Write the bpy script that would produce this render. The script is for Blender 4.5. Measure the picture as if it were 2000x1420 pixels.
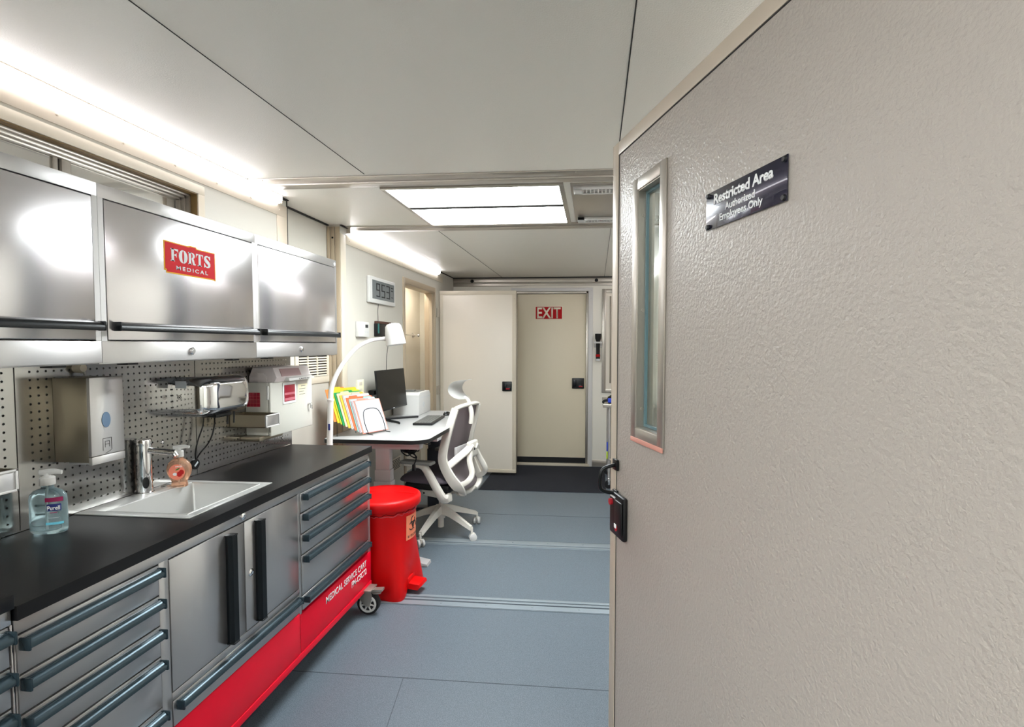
import bpy, bmesh, math, random
from mathutils import Vector, Matrix
random.seed(4)
PI = math.pi
C = bpy.context.scene.collection
for o in list(bpy.data.objects):
    bpy.data.objects.remove(o)
S = bpy.context.scene

# ------------------------------------------------------------------ camera
cam_d = bpy.data.cameras.new('camera')
cam = bpy.data.objects.new('camera', cam_d); C.objects.link(cam)
cam_d.sensor_fit = 'HORIZONTAL'; cam_d.sensor_width = 36
cam_d.lens = 36*1050/2000
cam_d.shift_x = (1000-1061.8)/2000; cam_d.shift_y = (721.8-710)/2000
cam_d.clip_start = 0.05; cam_d.clip_end = 60
def cam_rows(y, p, r):
    cy, sy, cp, sp, cr, sr = math.cos(y), math.sin(y), math.cos(p), math.sin(p), math.cos(r), math.sin(r)
    Ry = Matrix(((cy, -sy, 0), (sy, cy, 0), (0, 0, 1)))
    B = Matrix(((1, 0, 0), (0, 0, -1), (0, 1, 0)))
    Rp = Matrix(((1, 0, 0), (0, cp, -sp), (0, sp, cp)))
    Rr = Matrix(((cr, -sr, 0), (sr, cr, 0), (0, 0, 1)))
    return Rr @ Rp @ B @ Ry
R_ = cam_rows(-0.0953, 0.0459, 0.0028)
cm = Matrix((R_[0], -R_[1], -R_[2])).transposed().to_4x4()
cm.translation = Vector((0, 0, 1.52))
cam.matrix_world = cm
S.camera = cam

# ------------------------------------------------------------------ world + exposure
w = bpy.data.worlds.new('world'); S.world = w; w.use_nodes = True
w.node_tree.nodes['Background'].inputs[0].default_value = (0.8, 0.85, 0.9, 1)
w.node_tree.nodes['Background'].inputs[1].default_value = 0.25
S.view_settings.view_transform = 'Standard'
S.view_settings.look = 'None'
S.view_settings.gamma = 1
S.view_settings.use_curve_mapping = False
S.view_settings.exposure = 1.62
LED_E = 4.8        # LED strip emission
PANEL_E = 11.0       # ceiling panel emission

# ------------------------------------------------------------------ materials
def lin(c):
    return tuple(((v/12.92) if v <= .04045 else ((v+.055)/1.055)**2.4) for v in c)
def hexc(h):
    return lin(tuple(int(h[i:i+2], 16)/255 for i in (0, 2, 4)))
def mat(name, col, rough=.5, metal=0, spec=.5, bump=None, trans=0, ior=1.45, emit=None, coat=0, var=None, alpha=1, thin=None):
    m = bpy.data.materials.new(name); m.use_nodes = True
    nt = m.node_tree; b = nt.nodes['Principled BSDF']
    if isinstance(col, str): col = hexc(col)
    b.inputs['Base Color'].default_value = (*col, 1)
    b.inputs['Roughness'].default_value = rough
    b.inputs['Metallic'].default_value = metal
    b.inputs['Specular IOR Level'].default_value = spec
    b.inputs['IOR'].default_value = ior
    b.inputs['Coat Weight'].default_value = coat
    b.inputs['Transmission Weight'].default_value = trans
    if emit:
        b.inputs['Emission Color'].default_value = (*emit[0], 1)
        b.inputs['Emission Strength'].default_value = emit[1]
    if bump or var:
        tc = nt.nodes.new('ShaderNodeTexCoord'); mp = nt.nodes.new('ShaderNodeMapping')
        nt.links.new(tc.outputs['Object'], mp.inputs[0])
    if bump:    # (scale, strength, distance, stretch)
        sc, st, di, stretch = bump
        mp.inputs['Scale'].default_value = stretch
        n = nt.nodes.new('ShaderNodeTexNoise'); n.inputs['Scale'].default_value = sc
        n.inputs['Detail'].default_value = 3
        nt.links.new(mp.outputs[0], n.inputs['Vector'])
        bp = nt.nodes.new('ShaderNodeBump'); bp.inputs['Strength'].default_value = st
        bp.inputs['Distance'].default_value = di
        nt.links.new(n.outputs['Fac'], bp.inputs['Height'])
        nt.links.new(bp.outputs[0], b.inputs['Normal'])
    if var:     # (scale, amount, colour2)
        n2 = nt.nodes.new('ShaderNodeTexNoise'); n2.inputs['Scale'].default_value = var[0]
        n2.inputs['Detail'].default_value = 4
        nt.links.new(mp.outputs[0], n2.inputs['Vector'])
        rp = nt.nodes.new('ShaderNodeValToRGB')
        rp.color_ramp.elements[0].position = .5-var[1]; rp.color_ramp.elements[1].position = .5+var[1]
        c2 = hexc(var[2]) if isinstance(var[2], str) else var[2]
        rp.color_ramp.elements[0].color = (*c2, 1); rp.color_ramp.elements[1].color = (*col, 1)
        nt.links.new(n2.outputs['Fac'], rp.inputs[0])
        nt.links.new(rp.outputs[0], b.inputs['Base Color'])
    return m
ONE = (1, 1, 1)
M = {}
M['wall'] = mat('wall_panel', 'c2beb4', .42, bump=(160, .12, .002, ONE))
M['wallfar'] = mat('far_wall_panel', 'ece8dd', .42)  # wall panel colour lifted to stand in for missing light, far and right wall
M['ceil'] = mat('ceiling_panel', 'e6e3da', .36, bump=(210, .45, .002, ONE))
M['doorfrp'] = mat('embossed_door_skin', 'b0a8a0', .33, bump=(140, .75, .003, ONE))
M['doorsmooth'] = mat('smooth_door_skin', 'e4dccf', .4)
M['exitskin'] = mat('exit_door_skin', 'e3d8c0', .42, bump=(150, .3, .0015, ONE))
M['tan'] = mat('tan_metal_trim', 'c9bcab', .4, metal=.1)
M['cream'] = mat('cream_trim', 'ccc2b0', .45)
M['alu'] = mat('aluminium', 'b7b1a8', .34, metal=.75)
M['alud'] = mat('dull_aluminium', '8d8377', .4, metal=.6)
M['whitemetal'] = mat('white_frame', 'd4d2d0', .35)
M['dispsteel'] = mat('stained_steel', 'a39a89', .3, metal=.9, bump=(60, .05, .001, (1, 1, .3)))  # even brownish grey steel
def brushed(name, col, rough, metallic=.86, aniso=.85):
    m = mat(name, col, rough, metal=metallic, bump=(240, .03, .0006, (1, .05, 1)))
    b = m.node_tree.nodes['Principled BSDF']; b.inputs['Anisotropic'].default_value = aniso
    cx = m.node_tree.nodes.new('ShaderNodeCombineXYZ'); cx.inputs[2].default_value = 1.0; cx.inputs[1].default_value = .02
    m.node_tree.links.new(cx.outputs[0], b.inputs['Tangent'])
    return m
M['steel'] = brushed('brushed_steel', 'c2c0bf', .34)
M['steelv'] = brushed('cabinet_steel', 'cfcccd', .21, metallic=.9, aniso=.5)
M['steeldark'] = brushed('cart_steel', 'b3b1b1', .28)
M['taupe'] = mat('taupe_metal', 'b3a38d', .42, metal=.1)
M['chrome'] = mat('chrome', 'e6e6e8', .05, metal=1)
M['sinksteel'] = mat('sink_steel', 'cfcfcd', .36, metal=.5)
M['black'] = mat('black_plastic', '0d0e10', .4)
M['rubber'] = mat('black_rubber', '101114', .7)
M['handle'] = mat('dark_handle_profile', '33424a', .27, metal=.55)
M['handleblk'] = mat('black_handle_profile', '0b1013', .3, metal=.3)
M['worktop'] = mat('black_worktop', '0b0b0e', .38, spec=.3, bump=(90, .03, .0008, ONE))
M['red'] = mat('crimson_metal', 'e0052a', .42, spec=.25)
M['binred'] = mat('red_bin_plastic', 'cc0003', .42, spec=.3)
M['floor'] = mat('floor_vinyl', '6b7680', .42, bump=(300, .12, .001, ONE), var=(330, .10, '515b65'))
M['seam'] = mat('dark_seam', '2e2c2a', .8)
M['seamf'] = mat('floor_seam', '4a525a', .8)
M['thresh'] = mat('threshold_metal', '929da5', .35, metal=.4)
M['matrub'] = mat('ribbed_mat', '24262e', .75)
M['white'] = mat('white_plastic', 'cccbc8', .4)
M['chairw'] = mat('off_white_plastic', 'd6d1c8', .42)
M['mesh'] = mat('grey_mesh_fabric', '9c9194', .8)
M['seat'] = mat('dark_seat_fabric', '5d555e', .85, bump=(400, .3, .001, ONE))
M['armpad'] = mat('grey_arm_pad', '8b8a86', .6)
M['desktop'] = mat('white_laminate', 'b0b0b0', .3)
M['deskframe'] = mat('light_grey_frame', 'aaa6a6', .45)
M['deskframed'] = mat('dark_grey_frame', '3e414b', .5)
M['screen'] = mat('dark_screen', '0a0a0b', .28)
M['key'] = mat('grey_keys', '6a6b68', .5)
M['lcd'] = mat('lcd', '6d7274', .3)
M['lcdink'] = mat('lcd_segments', '2a2d30', .5)
M['sharps'] = mat('sharps_grey', 'cac9c1', .42)
M['sharpsred'] = mat('dark_red_window', '9a1830', .15, coat=.4)
M['pink'] = mat('translucent_pinkish', 'dad2d2', .35)
M['signdk'] = mat('sign_navy', '17152e', .24, metal=.35, coat=.6)
M['signwhite'] = mat('sign_white', 'f4f4f4', .5)
M['exitred'] = mat('exit_red', 'b5121a', .6, spec=.2)
M['exitcream'] = mat('exit_cream', 'efe4cf', .5)
M['gold'] = mat('sticker_yellow', 'e0a92e', .6, spec=.2)
M['logored'] = mat('sticker_red', 'c4141f', .6, spec=.15)
M['silver'] = mat('sticker_silver', 'd6d9dc', .6, spec=.2)
M['orange'] = mat('orange_label', 'f08a66', .5)
M['dark'] = mat('void_dark', '0a0908', .8)
M['mirror'] = mat('reflective_pane', 'e2e0da', .06, metal=.85)
M['glass'] = mat('clear_glass', 'e8f4f2', .0, trans=1, ior=1.45)
M['glassedge'] = mat('blue_green_seal', '6c8990', .35)
M['purple'] = mat('label_purple', '9c1f57', .5)
M['navy'] = mat('label_navy', '24307a', .5)
M['cyan'] = mat('label_cyan', '6fc8df', .5)
M['paper'] = mat('paper', 'b6b6ba', .6)
M['labelgrey'] = mat('label_grey', 'bfc6cc', .5)
M['yellowpaper'] = mat('pale_yellow_label', 'efe9c8', .6)
M['blue'] = mat('bright_blue', '1c3fc0', .5)
M['lime'] = mat('lime_strap', 'b9d62f', .5)
M['cherry'] = mat('cherry_red', 'c21a1a', .4)
M['leaf'] = mat('leaf_green', '2f7a2a', .5)
M['salmonmark'] = mat('salmon_tape', 'd99a8b', .5)
M['redmark'] = mat('handle_red', 'b3202b', .4)
M['brownwood'] = mat('brown_recess', '7a6138', .5)
M['led'] = mat('led_diffuser', 'ffffff', .5, emit=((.97, .95, 1.0), LED_E))
M['panel'] = mat('light_panel', 'ffffff', .5, emit=((.93, .99, 1.0), PANEL_E))
M['bathlight'] = mat('bath_light', 'ffffff', .5, emit=((1, .93, .8), 9))
# liquids
def liquid(name, col, dens):
    m = mat(name, col, .03, trans=dens, ior=1.36)
    return m
M['gel'] = liquid('clear_blue_gel', (.66, .88, .95), .86)
M['soap'] = liquid('peach_soap', (1.0, .62, .42), .78)

def pegboard_material():
    m = mat('perforated_steel', 'a4a29f', .16, metal=.95)
    nt = m.node_tree; b = nt.nodes['Principled BSDF']; out = nt.nodes['Material Output']
    tc = nt.nodes.new('ShaderNodeTexCoord'); sx = nt.nodes.new('ShaderNodeSeparateXYZ')
    nt.links.new(tc.outputs['Object'], sx.inputs[0])
    def mth(op, a, bb=None, c=None):
        n = nt.nodes.new('ShaderNodeMath'); n.operation = op
        for i, v in enumerate((a, bb, c)):
            if v is None: continue
            if isinstance(v, (int, float)): n.inputs[i].default_value = v
            else: nt.links.new(v, n.inputs[i])
        return n.outputs[0]
    pan = .74
    y = mth('MODULO', sx.outputs['Y'], pan)              # local coord starts at board end
    p = .0254
    fy = mth('SUBTRACT', mth('FRACT', mth('DIVIDE', mth('ADD', y, .0), p)), .5)
    fz = mth('SUBTRACT', mth('FRACT', mth('DIVIDE', mth('ADD', sx.outputs['Z'], .006), p)), .5)
    r2 = mth('ADD', mth('MULTIPLY', fy, fy), mth('MULTIPLY', fz, fz))
    hole = mth('LESS_THAN', r2, .0225)
    edge = mth('MULTIPLY', mth('GREATER_THAN', y, .035), mth('LESS_THAN', y, pan-.03))
    ez = mth('MULTIPLY', mth('GREATER_THAN', sx.outputs['Z'], .03), mth('LESS_THAN', sx.outputs['Z'], .505))
    fac = mth('MULTIPLY', hole, mth('MULTIPLY', edge, ez))
    tr = nt.nodes.new('ShaderNodeBsdfTransparent'); mx = nt.nodes.new('ShaderNodeMixShader')
    nt.links.new(fac, mx.inputs[0]); nt.links.new(b.outputs[0], mx.inputs[1]); nt.links.new(tr.outputs[0], mx.inputs[2])
    nt.links.new(mx.outputs[0], out.inputs[0])
    return m
M['peg'] = pegboard_material()

# ------------------------------------------------------------------ mesh builder
class MB:
    def __init__(s): s.bm = bmesh.new()
    def box(s, lo, hi, bev=0, seg=2, rot=None, piv=None):
        lo = Vector(lo); hi = Vector(hi)
        lo, hi = Vector(map(min, lo, hi)), Vector(map(max, lo, hi))
        g = bmesh.ops.create_cube(s.bm, size=1)
        vs = g['verts']; c = (lo+hi)/2; d = hi-lo
        for v in vs: v.co = Vector((v.co.x*d.x, v.co.y*d.y, v.co.z*d.z))+c
        if bev:
            es = list({e for v in vs for e in v.link_edges})
            b = min(bev, min(d)*.49)
            r = bmesh.ops.bevel(s.bm, geom=es, offset=b, segments=seg, affect='EDGES', profile=.5, clamp_overlap=True)
            vs = list({v for f in r['faces'] for v in f.verts}) or vs
            # collect whole island
            st = list(vs); seen = set(st)
            while st:
                v = st.pop()
                for e in v.link_edges:
                    o = e.other_vert(v)
                    if o not in seen: seen.add(o); st.append(o)
            vs = list(seen)
        if rot is not None:
            piv = c if piv is None else Vector(piv)
            for v in vs: v.co = rot @ (v.co-piv)+piv
        return s
    def tube(s, pts, r, n=10, closed=False, smooth=0, cap=True, flat=None):
        P = [Vector(p) for p in pts]
        if smooth: P = catmull(P, smooth, closed)
        rs = r if callable(r) else (lambda t: r)
        N = len(P); rings = []; up = None
        for i, p in enumerate(P):
            a = P[(i-1) % N] if (closed or i > 0) else p
            b = P[(i+1) % N] if (closed or i < N-1) else p
            t = (b-a).normalized() if (b-a).length > 1e-9 else Vector((0, 0, 1))
            if up is None:
                up = Vector((0, 0, 1)) if abs(t.z) < .9 else Vector((1, 0, 0))
            u = (up - t*up.dot(t)).normalized(); up = u; v = t.cross(u)
            rr = rs(i/max(1, N-1)); ry = rr if flat is None else rr*flat
            rings.append([s.bm.verts.new(p+u*(rr*math.cos(2*PI*k/n))+v*(ry*math.sin(2*PI*k/n))) for k in range(n)])
        L = N if closed else N-1
        for i in range(L):
            A = rings[i]; B = rings[(i+1) % N]
            for k in range(n):
                s.bm.faces.new((A[k], A[(k+1) % n], B[(k+1) % n], B[k]))
        if cap and not closed:
            s.bm.faces.new(rings[0][::-1]); s.bm.faces.new(rings[-1])
        return s
    def cyl(s, a, b, r, n=20, r2=None):
        r2 = r if r2 is None else r2
        return s.tube([a, b], (lambda t: r+(r2-r)*t), n)
    def lathe(s, prof, c, n=32, axis='z', sx=1, sy=1, rotz=0):
        c = Vector(c); rings = []
        for (r, z) in prof:
            ring = []
            for k in range(n):
                a = 2*PI*k/n+rotz
                x, y = r*math.cos(a)*sx, r*math.sin(a)*sy
                if axis == 'z': q = Vector((x, y, z))
                elif axis == 'x': q = Vector((z, x, y))
                else: q = Vector((x, z, y))
                ring.append(s.bm.verts.new(c+q))
            rings.append(ring)
        for A, B in zip(rings, rings[1:]):
            for k in range(n):
                s.bm.faces.new((A[k], A[(k+1) % n], B[(k+1) % n], B[k]))
        s.bm.faces.new(rings[0][::-1]); s.bm.faces.new(rings[-1])
        return s
    def prism(s, poly, o, ux, uy, d, bev=0):
        """extrude 2-D polygon (in axes ux, uy from o) by vector d"""
        o = Vector(o); ux = Vector(ux); uy = Vector(uy); d = Vector(d)
        a = [s.bm.verts.new(o+ux*p[0]+uy*p[1]) for p in poly]
        b = [s.bm.verts.new(v.co+d) for v in a]
        n = len(a); fs = [s.bm.faces.new(a[::-1]), s.bm.faces.new(b)]
        for k in range(n): fs.append(s.bm.faces.new((a[k], a[(k+1) % n], b[(k+1) % n], b[k])))
        if bev:
            es = list({e for f in fs[:2] for e in f.edges})
            bmesh.ops.bevel(s.bm, geom=es, offset=bev, segments=2, affect='EDGES', profile=.5)
        return s
    def grid(s, fn, nu, nv, thick=None, closeu=False):
        V = [[s.bm.verts.new(fn(i/(nu-1), j/(nv-1))) for j in range(nv)] for i in range(nu)]
        for i in range(nu-1):
            for j in range(nv-1):
                s.bm.faces.new((V[i][j], V[i+1][j], V[i+1][j+1], V[i][j+1]))
        return s
def catmull(P, k, closed=False):
    out = []; n = len(P)
    segs = n if closed else n-1
    for i in range(segs):
        p0 = P[(i-1) % n] if (closed or i > 0) else P[i]*2-P[i+1]
        p1 = P[i]; p2 = P[(i+1) % n]
        p3 = P[(i+2) % n] if (closed or i+2 < n) else p2*2-p1
        for j in range(k):
            t = j/k
            out.append(.5*((2*p1)+(p2-p0)*t+(2*p0-5*p1+4*p2-p3)*t*t+(3*p1-p0-3*p2+p3)*t**3))
    if not closed: out.append(P[-1])
    return out
WM = {}
def world(o): return WM.get(o.name, Matrix.Identity(4))
def ob(name, mb, m, parent=None, loc=None, label=None, smooth=True, ang=38, mods=None):
    """one mesh object; geometry in mb is in world coordinates (or in parent's local ones if parent is a template)"""
    me = bpy.data.meshes.new(name)
    bmesh.ops.recalc_face_normals(mb.bm, faces=mb.bm.faces[:])
    if parent is not None: W = world(parent)
    elif loc is not None: W = Matrix.Translation(Vector(loc))
    else:
        vs = [v.co for v in mb.bm.verts]
        c = Vector((sum((min(v[i] for v in vs), max(v[i] for v in vs)))/2 for i in range(2)).__iter__()) if False else None
        xs = [v.x for v in vs]; ys = [v.y for v in vs]; zs = [v.z for v in vs]
        W = Matrix.Translation(Vector(((min(xs)+max(xs))/2, (min(ys)+max(ys))/2, min(zs))))
    mb.bm.transform(W.inverted())
    mb.bm.to_mesh(me); mb.bm.free()
    me.materials.append(M[m] if isinstance(m, str) else m)
    if smooth:
        me.polygons.foreach_set('use_smooth', [True]*len(me.polygons))
        try: me.set_sharp_from_angle(angle=math.radians(ang))
        except Exception: pass
    o = bpy.data.objects.new(name, me); C.objects.link(o)
    if parent is not None: o.parent = parent
    else: o.matrix_world = W
    WM[o.name] = W
    if label: o['label'] = label
    if mods:
        for f in mods: f(o)
    return o
def islands(mb):
    bm = mb.bm; seen = set(); out = []
    bm.verts.ensure_lookup_table()
    for v in bm.verts:
        if v in seen: continue
        st = [v]; comp = {v}; seen.add(v)
        while st:
            q = st.pop()
            for e in q.link_edges:
                o = e.other_vert(q)
                if o not in seen: seen.add(o); comp.add(o); st.append(o)
        out.append(comp)
    res = []
    for comp in out:
        n = MB(); mp = {v: n.bm.verts.new(v.co) for v in comp}
        for f in {f for v in comp for f in v.link_faces}: n.bm.faces.new([mp[v] for v in f.verts])
        res.append(n)
    bm.free()
    return res
def parts(name, mb, m, parent, label=None, **k):
    """every loose piece of mb becomes a part of its own"""
    return [ob(name, i, m, parent, label=label, **k) for i in islands(mb)]
def tag(o, label, cat, group=None):
    o['label'] = label; o['category'] = cat
    if group: o['group'] = group
    return o
def thing(name, label, cat, loc, rotz=0, group=None):
    o = bpy.data.objects.new(name, None); C.objects.link(o)
    W = Matrix.Translation(Vector(loc)) @ Matrix.Rotation(rotz, 4, 'Z')
    o.matrix_world = W; WM[o.name] = W
    o.empty_display_size = .05
    return tag(o, label, cat, group)
def struct(name, mb, m, parent=None, loc=None, ang=38, smooth=True):
    o = ob(name, mb, m, parent, loc=loc, ang=ang, smooth=smooth)
    if parent is None: o['kind'] = 'structure'
    return o
def sroot(name, loc):
    o = bpy.data.objects.new(name, None); C.objects.link(o)
    W = Matrix.Translation(Vector(loc)); o.matrix_world = W; WM[o.name] = W; o['kind'] = 'structure'
    return o
def B(*boxes, bev=0):
    m = MB()
    for b in boxes: m.box(b[0], b[1], b[2] if len(b) > 2 else bev)
    return m
def text(name, s, m, parent, o, ux, uy, width=None, height=None, bold=0, thick=.0006, align='l', spacing=1, shear=0):
    """lettering laid in plane (ux, uy) with lower-left at o, fitted to width x height"""
    cu = bpy.data.curves.new('t', 'FONT'); cu.body = s; cu.size = 1; cu.offset = bold; cu.extrude = 0
    cu.resolution_u = 3; cu.space_character = spacing; cu.shear = shear
    t = bpy.data.objects.new('t', cu); C.objects.link(t)
    dg = bpy.context.evaluated_depsgraph_get()
    me = bpy.data.meshes.new_from_object(t.evaluated_get(dg))
    bpy.data.objects.remove(t); bpy.data.curves.remove(cu)
    bm = bmesh.new(); bm.from_mesh(me); bpy.data.meshes.remove(me)
    xs = [v.co.x for v in bm.verts]; ys = [v.co.y for v in bm.verts]
    x0, x1, y0, y1 = min(xs), max(xs), min(ys), max(ys)
    fh = height/(y1-y0) if height else None
    fw = width/(x1-x0) if width else fh
    if fh is None: fh = fw
    W_ = (x1-x0)*fw
    sh = {'l': 0, 'r': -W_, 'c': -W_/2}[align]
    o = Vector(o); ux = Vector(ux).normalized(); uy = Vector(uy).normalized(); n = ux.cross(uy)
    r = bmesh.ops.extrude_face_region(bm, geom=bm.faces[:])
    top = {v for v in r['geom'] if isinstance(v, bmesh.types.BMVert)}
    for v in bm.verts:
        x = (v.co.x-x0)*fw+sh; y = (v.co.y-y0)*fh
        v.co = o+ux*x+uy*y+n*(thick if v in top else 0)
    mb = MB(); mb.bm.free(); mb.bm = bm
    return ob(name, mb, m, parent, smooth=False)

XW = -1.80; CZ = 2.36; XR = .66; YB = -2.2; YF = 6.70
# ================================================================== SETTING
struct('floor', B(((XW-.6, YB-.1, -.06), (XR+.1, YF+.1, 0))), 'floor')
fs = B(((-1.79, 2.3135, 0), (XR, 2.317, .0012)), ((-1.79, 4.70, 0), (XR, 4.704, .0012)))
fs.prism([(-.862, 2.313), (-.859, 2.313), (-.797, 1.9), (-.80, 1.9)], (0, 0, 0), (1, 0, 0), (0, 1, 0), (0, 0, .0012))
struct('trim_1', fs, 'seamf')
struct('ceiling', B(((XW-.6, YB-.1, CZ), (XR+.1, YF+.1, CZ+.08))), 'ceil')
struct('trim_2', B(((-1.1425, YB, CZ-.0015), (-1.1395, 2.6, CZ)), ((.0925, YB, CZ-.0015), (.0965, 2.6, CZ)),
                   ((-1.162, 3.92, CZ-.0015), (-1.159, YF, CZ)), ((.105, 3.92, CZ-.0015), (.108, YF, CZ))), 'seam')
# left wall: main wall with a window opening, recess, projecting part with a doorway
WY0, WY1, WZ0, WZ1 = -.6, 2.31, 1.72, 2.20
BD0, BD1, BDZ = 4.94, 5.88, 2.10
wl = B(((XW-.12, YB, 0), (XW, 3.02, WZ0)), ((XW-.12, YB, WZ0), (XW, WY0, CZ)), ((XW-.12, WY1, WZ0), (XW, 3.02, CZ)),
       ((XW-.12, WY0, WZ1), (XW, WY1, CZ)),
       ((-1.98, 3.02, 0), (-1.885, 3.66, CZ)),
       ((-1.98, 3.66, 0), (-1.79, BD0, CZ)), ((-1.90, BD1, 0), (-1.79, YF, CZ)), ((-1.90, BD0, BDZ), (-1.79, BD1, CZ)))
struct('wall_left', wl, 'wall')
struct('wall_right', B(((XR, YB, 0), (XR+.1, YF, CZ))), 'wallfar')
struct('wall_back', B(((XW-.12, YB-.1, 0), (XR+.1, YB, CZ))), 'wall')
struct('wall_bathroom', B(((-2.33, 4.4, 0), (-2.23, YF, CZ)), ((-2.33, 4.3, 0), (-1.98, 4.4, CZ))), 'doorsmooth')
struct('ceiling_bathroom', B(((-2.23, 4.4, 2.2), (-1.90, YF, 2.24))), 'doorsmooth')
# far wall with exit doorway and window
ED0, ED1, EDZ = -.99, -.085, 2.185
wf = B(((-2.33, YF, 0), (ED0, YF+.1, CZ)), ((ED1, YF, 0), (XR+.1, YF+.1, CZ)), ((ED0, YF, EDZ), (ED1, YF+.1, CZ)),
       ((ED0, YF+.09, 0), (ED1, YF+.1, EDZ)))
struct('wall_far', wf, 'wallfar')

# ---- aluminium trims
def strip_x(mb, y0, y1, x0, x1, z, t=.006):
    mb.box((x0, y0, z), (x1, y1, z+t), .001)
for i, (y0, y1, lip) in enumerate(((2.985, 3.115, 1), (3.925, 4.065, 0))):
    m = MB()
    m.box((-1.79, y0, 0), (XR, y1, .004), .001)
    if lip:
        m.box((-1.79, y0+.062, .004), (XR, y0+.082, .009), .002); m.box((-1.79, y0+.098, .004), (XR, y0+.125, .008), .002)
    else:
        m.box((-1.79, y0+.008, .004), (XR, y0+.03, .009), .002); m.box((-1.79, y0+.05, .004), (XR, y0+.066, .008), .002)
    for k in range(9):
        yy = y0+.035 if lip else y1-.04
        m.lathe([(.006, 0), (.006, .0015), (.003, .003)], (-1.70+k*.27, yy, .004), 10)
    struct('trim_%d' % (3+i), m, 'thresh')
    g = MB()
    for yy in ((.002, .055, .059, .086, .094) if lip else (.034, .045, .070, .136)): g.box((-1.79, y0+yy, .004), (XR, y0+yy+.0022, .0048))
    struct('trim_%d' % (19+i), g, 'seamf')
# ceiling joint beams
for i, (y0, y1) in enumerate(((2.62, 2.80), (3.72, 3.905))):
    m = MB()
    m.box((-1.80, y0, CZ-.006), (XR, y0+.075, CZ), .001)
    m.box((-1.80, y0+.075, CZ-.016), (XR, y0+.105, CZ), .002)
    m.box((-1.80, y0+.105, CZ-.006), (XR, y1, CZ), .001)
    for k in range(12): m.lathe([(.005, 0), (.004, -.002)], (-1.7+k*.2, y0+.02, CZ-.006), 8)
    struct('trim_%d' % (5+i), m, 'alu')
# trim under the LED strips + vertical end flanges (left wall)
m = B(((XW, YB, 2.252), (XW+.004, 3.018, 2.318), .001), ((XW, 2.92, 0.95), (XW+.004, 3.018, 2.252), .001))
for k in range(20): m.lathe([(.006, 0), (.005, .002), (.002, .003)], (XW+.004, -1.9+k*.255, 2.285), 8, 'x')
struct('trim_7', m, 'tan')
m = B(((-1.79, 3.662, .02), (-1.786, 3.74, 2.30), .001), ((-1.79, 3.74, 2.24), (-1.786, 6.2, 2.305), .001))
for k in range(7): m.lathe([(.005, 0), (.004, .002), (.002, .003)], (-1.786, 3.8+k*.36, 2.27), 8, 'x')
struct('trim_8', m, 'cream')
# return face of the projecting wall: brown channel with a hole and a light edge
m = B(((-1.882, 3.650, 0), (-1.862, 3.662, 2.345), .002), ((-1.858, 3.654, 0), (-1.828, 3.662, 2.345), .001), ((-1.824, 3.654, 0), (-1.790, 3.662, 2.345), .001))
struct('trim_9', m, 'taupe')
struct('trim_10', B(((-1.885, 3.02, CZ-.008), (-1.870, 3.66, CZ)), ((-1.885, 3.02, .0), (-1.880, 3.028, CZ)), ((-1.80, 3.018, .0), (-1.795, 3.024, CZ)),
                    ((-1.80, YB, CZ-.008), (-1.784, 3.02, CZ-.001)), ((-1.79, 3.66, CZ-.008), (-1.776, YF, CZ-.001))), 'seam')
struct('trim_11', B(((-1.847, 3.649, 2.262), (-1.835, 3.655, 2.274), .002)), 'dark')
# far wall header
m = B(((-1.79, YF-.02, CZ-.062), (XR, YF, CZ-.012), .002), ((-1.79, YF-.008, CZ-.11), (XR, YF, CZ-.066), .002))
struct('trim_12', m, 'alu')
struct('trim_13', B(((-1.79, YF-.03, CZ-.012), (XR, YF, CZ-.0005))), 'seam')
# baseboards
struct('baseboard_far', B(((-.03, YF-.006, .0), (XR, YF, .085), .001), ((-1.79, YF-.006, 0), (-1.03, YF, .085), .001)), 'alu')
struct('baseboard_left', B(((-1.79, 3.74, 0), (-1.784, 4.88, .085), .001)), 'cream')

# ---- left window (above wall cabinets)
wr = sroot('window_1', (XW, WY1, WZ0))
m = B(((XW, WY0-.04, WZ1), (XW+.005, WY1+.04, WZ1+.04), .001), ((XW, WY1, WZ0-.04), (XW+.005, WY1+.04, WZ1), .001),
      ((XW, WY0-.04, WZ0-.04), (XW+.005, WY0, WZ1), .001), ((XW, WY0, WZ0-.04), (XW+.005, WY1, WZ0), .001))
struct('window_flange', m, 'cream', wr)
m = B(((XW-.115, WY0, WZ1-.004), (XW-.001, WY1, WZ1), 0), ((XW-.115, WY1-.004, WZ0), (XW-.001, WY1, WZ1), 0), ((XW-.115, WY0, WZ0), (XW-.001, WY1, WZ0+.004), 0))
struct('window_reveal', m, 'brownwood', wr)
m = MB()
for (xx, a, b) in ((XW-.05, .0, .010), (XW-.066, .006, .020), (XW-.082, .014, .028)):
    m.box((xx, WY0, WZ1-.004-b), (xx+.02, WY1-.004, WZ1-.004-a), .001)
    m.box((xx, WY1-.004-b, WZ0), (xx+.02, WY1-.004-a, WZ1-.004), .001)
m.box((XW-.082, 1.75, WZ0), (XW-.07, 1.785, WZ1-.01), .003)
m.box((XW-.084, 1.725, WZ0), (XW-.076, 1.742, WZ1-.01), .002)
struct('window_frame', m, 'alu', wr)
struct('window_pane', B(((XW-.094, WY0, WZ0), (XW-.084, WY1-.004, WZ1-.004))), 'mirror', wr)

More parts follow.
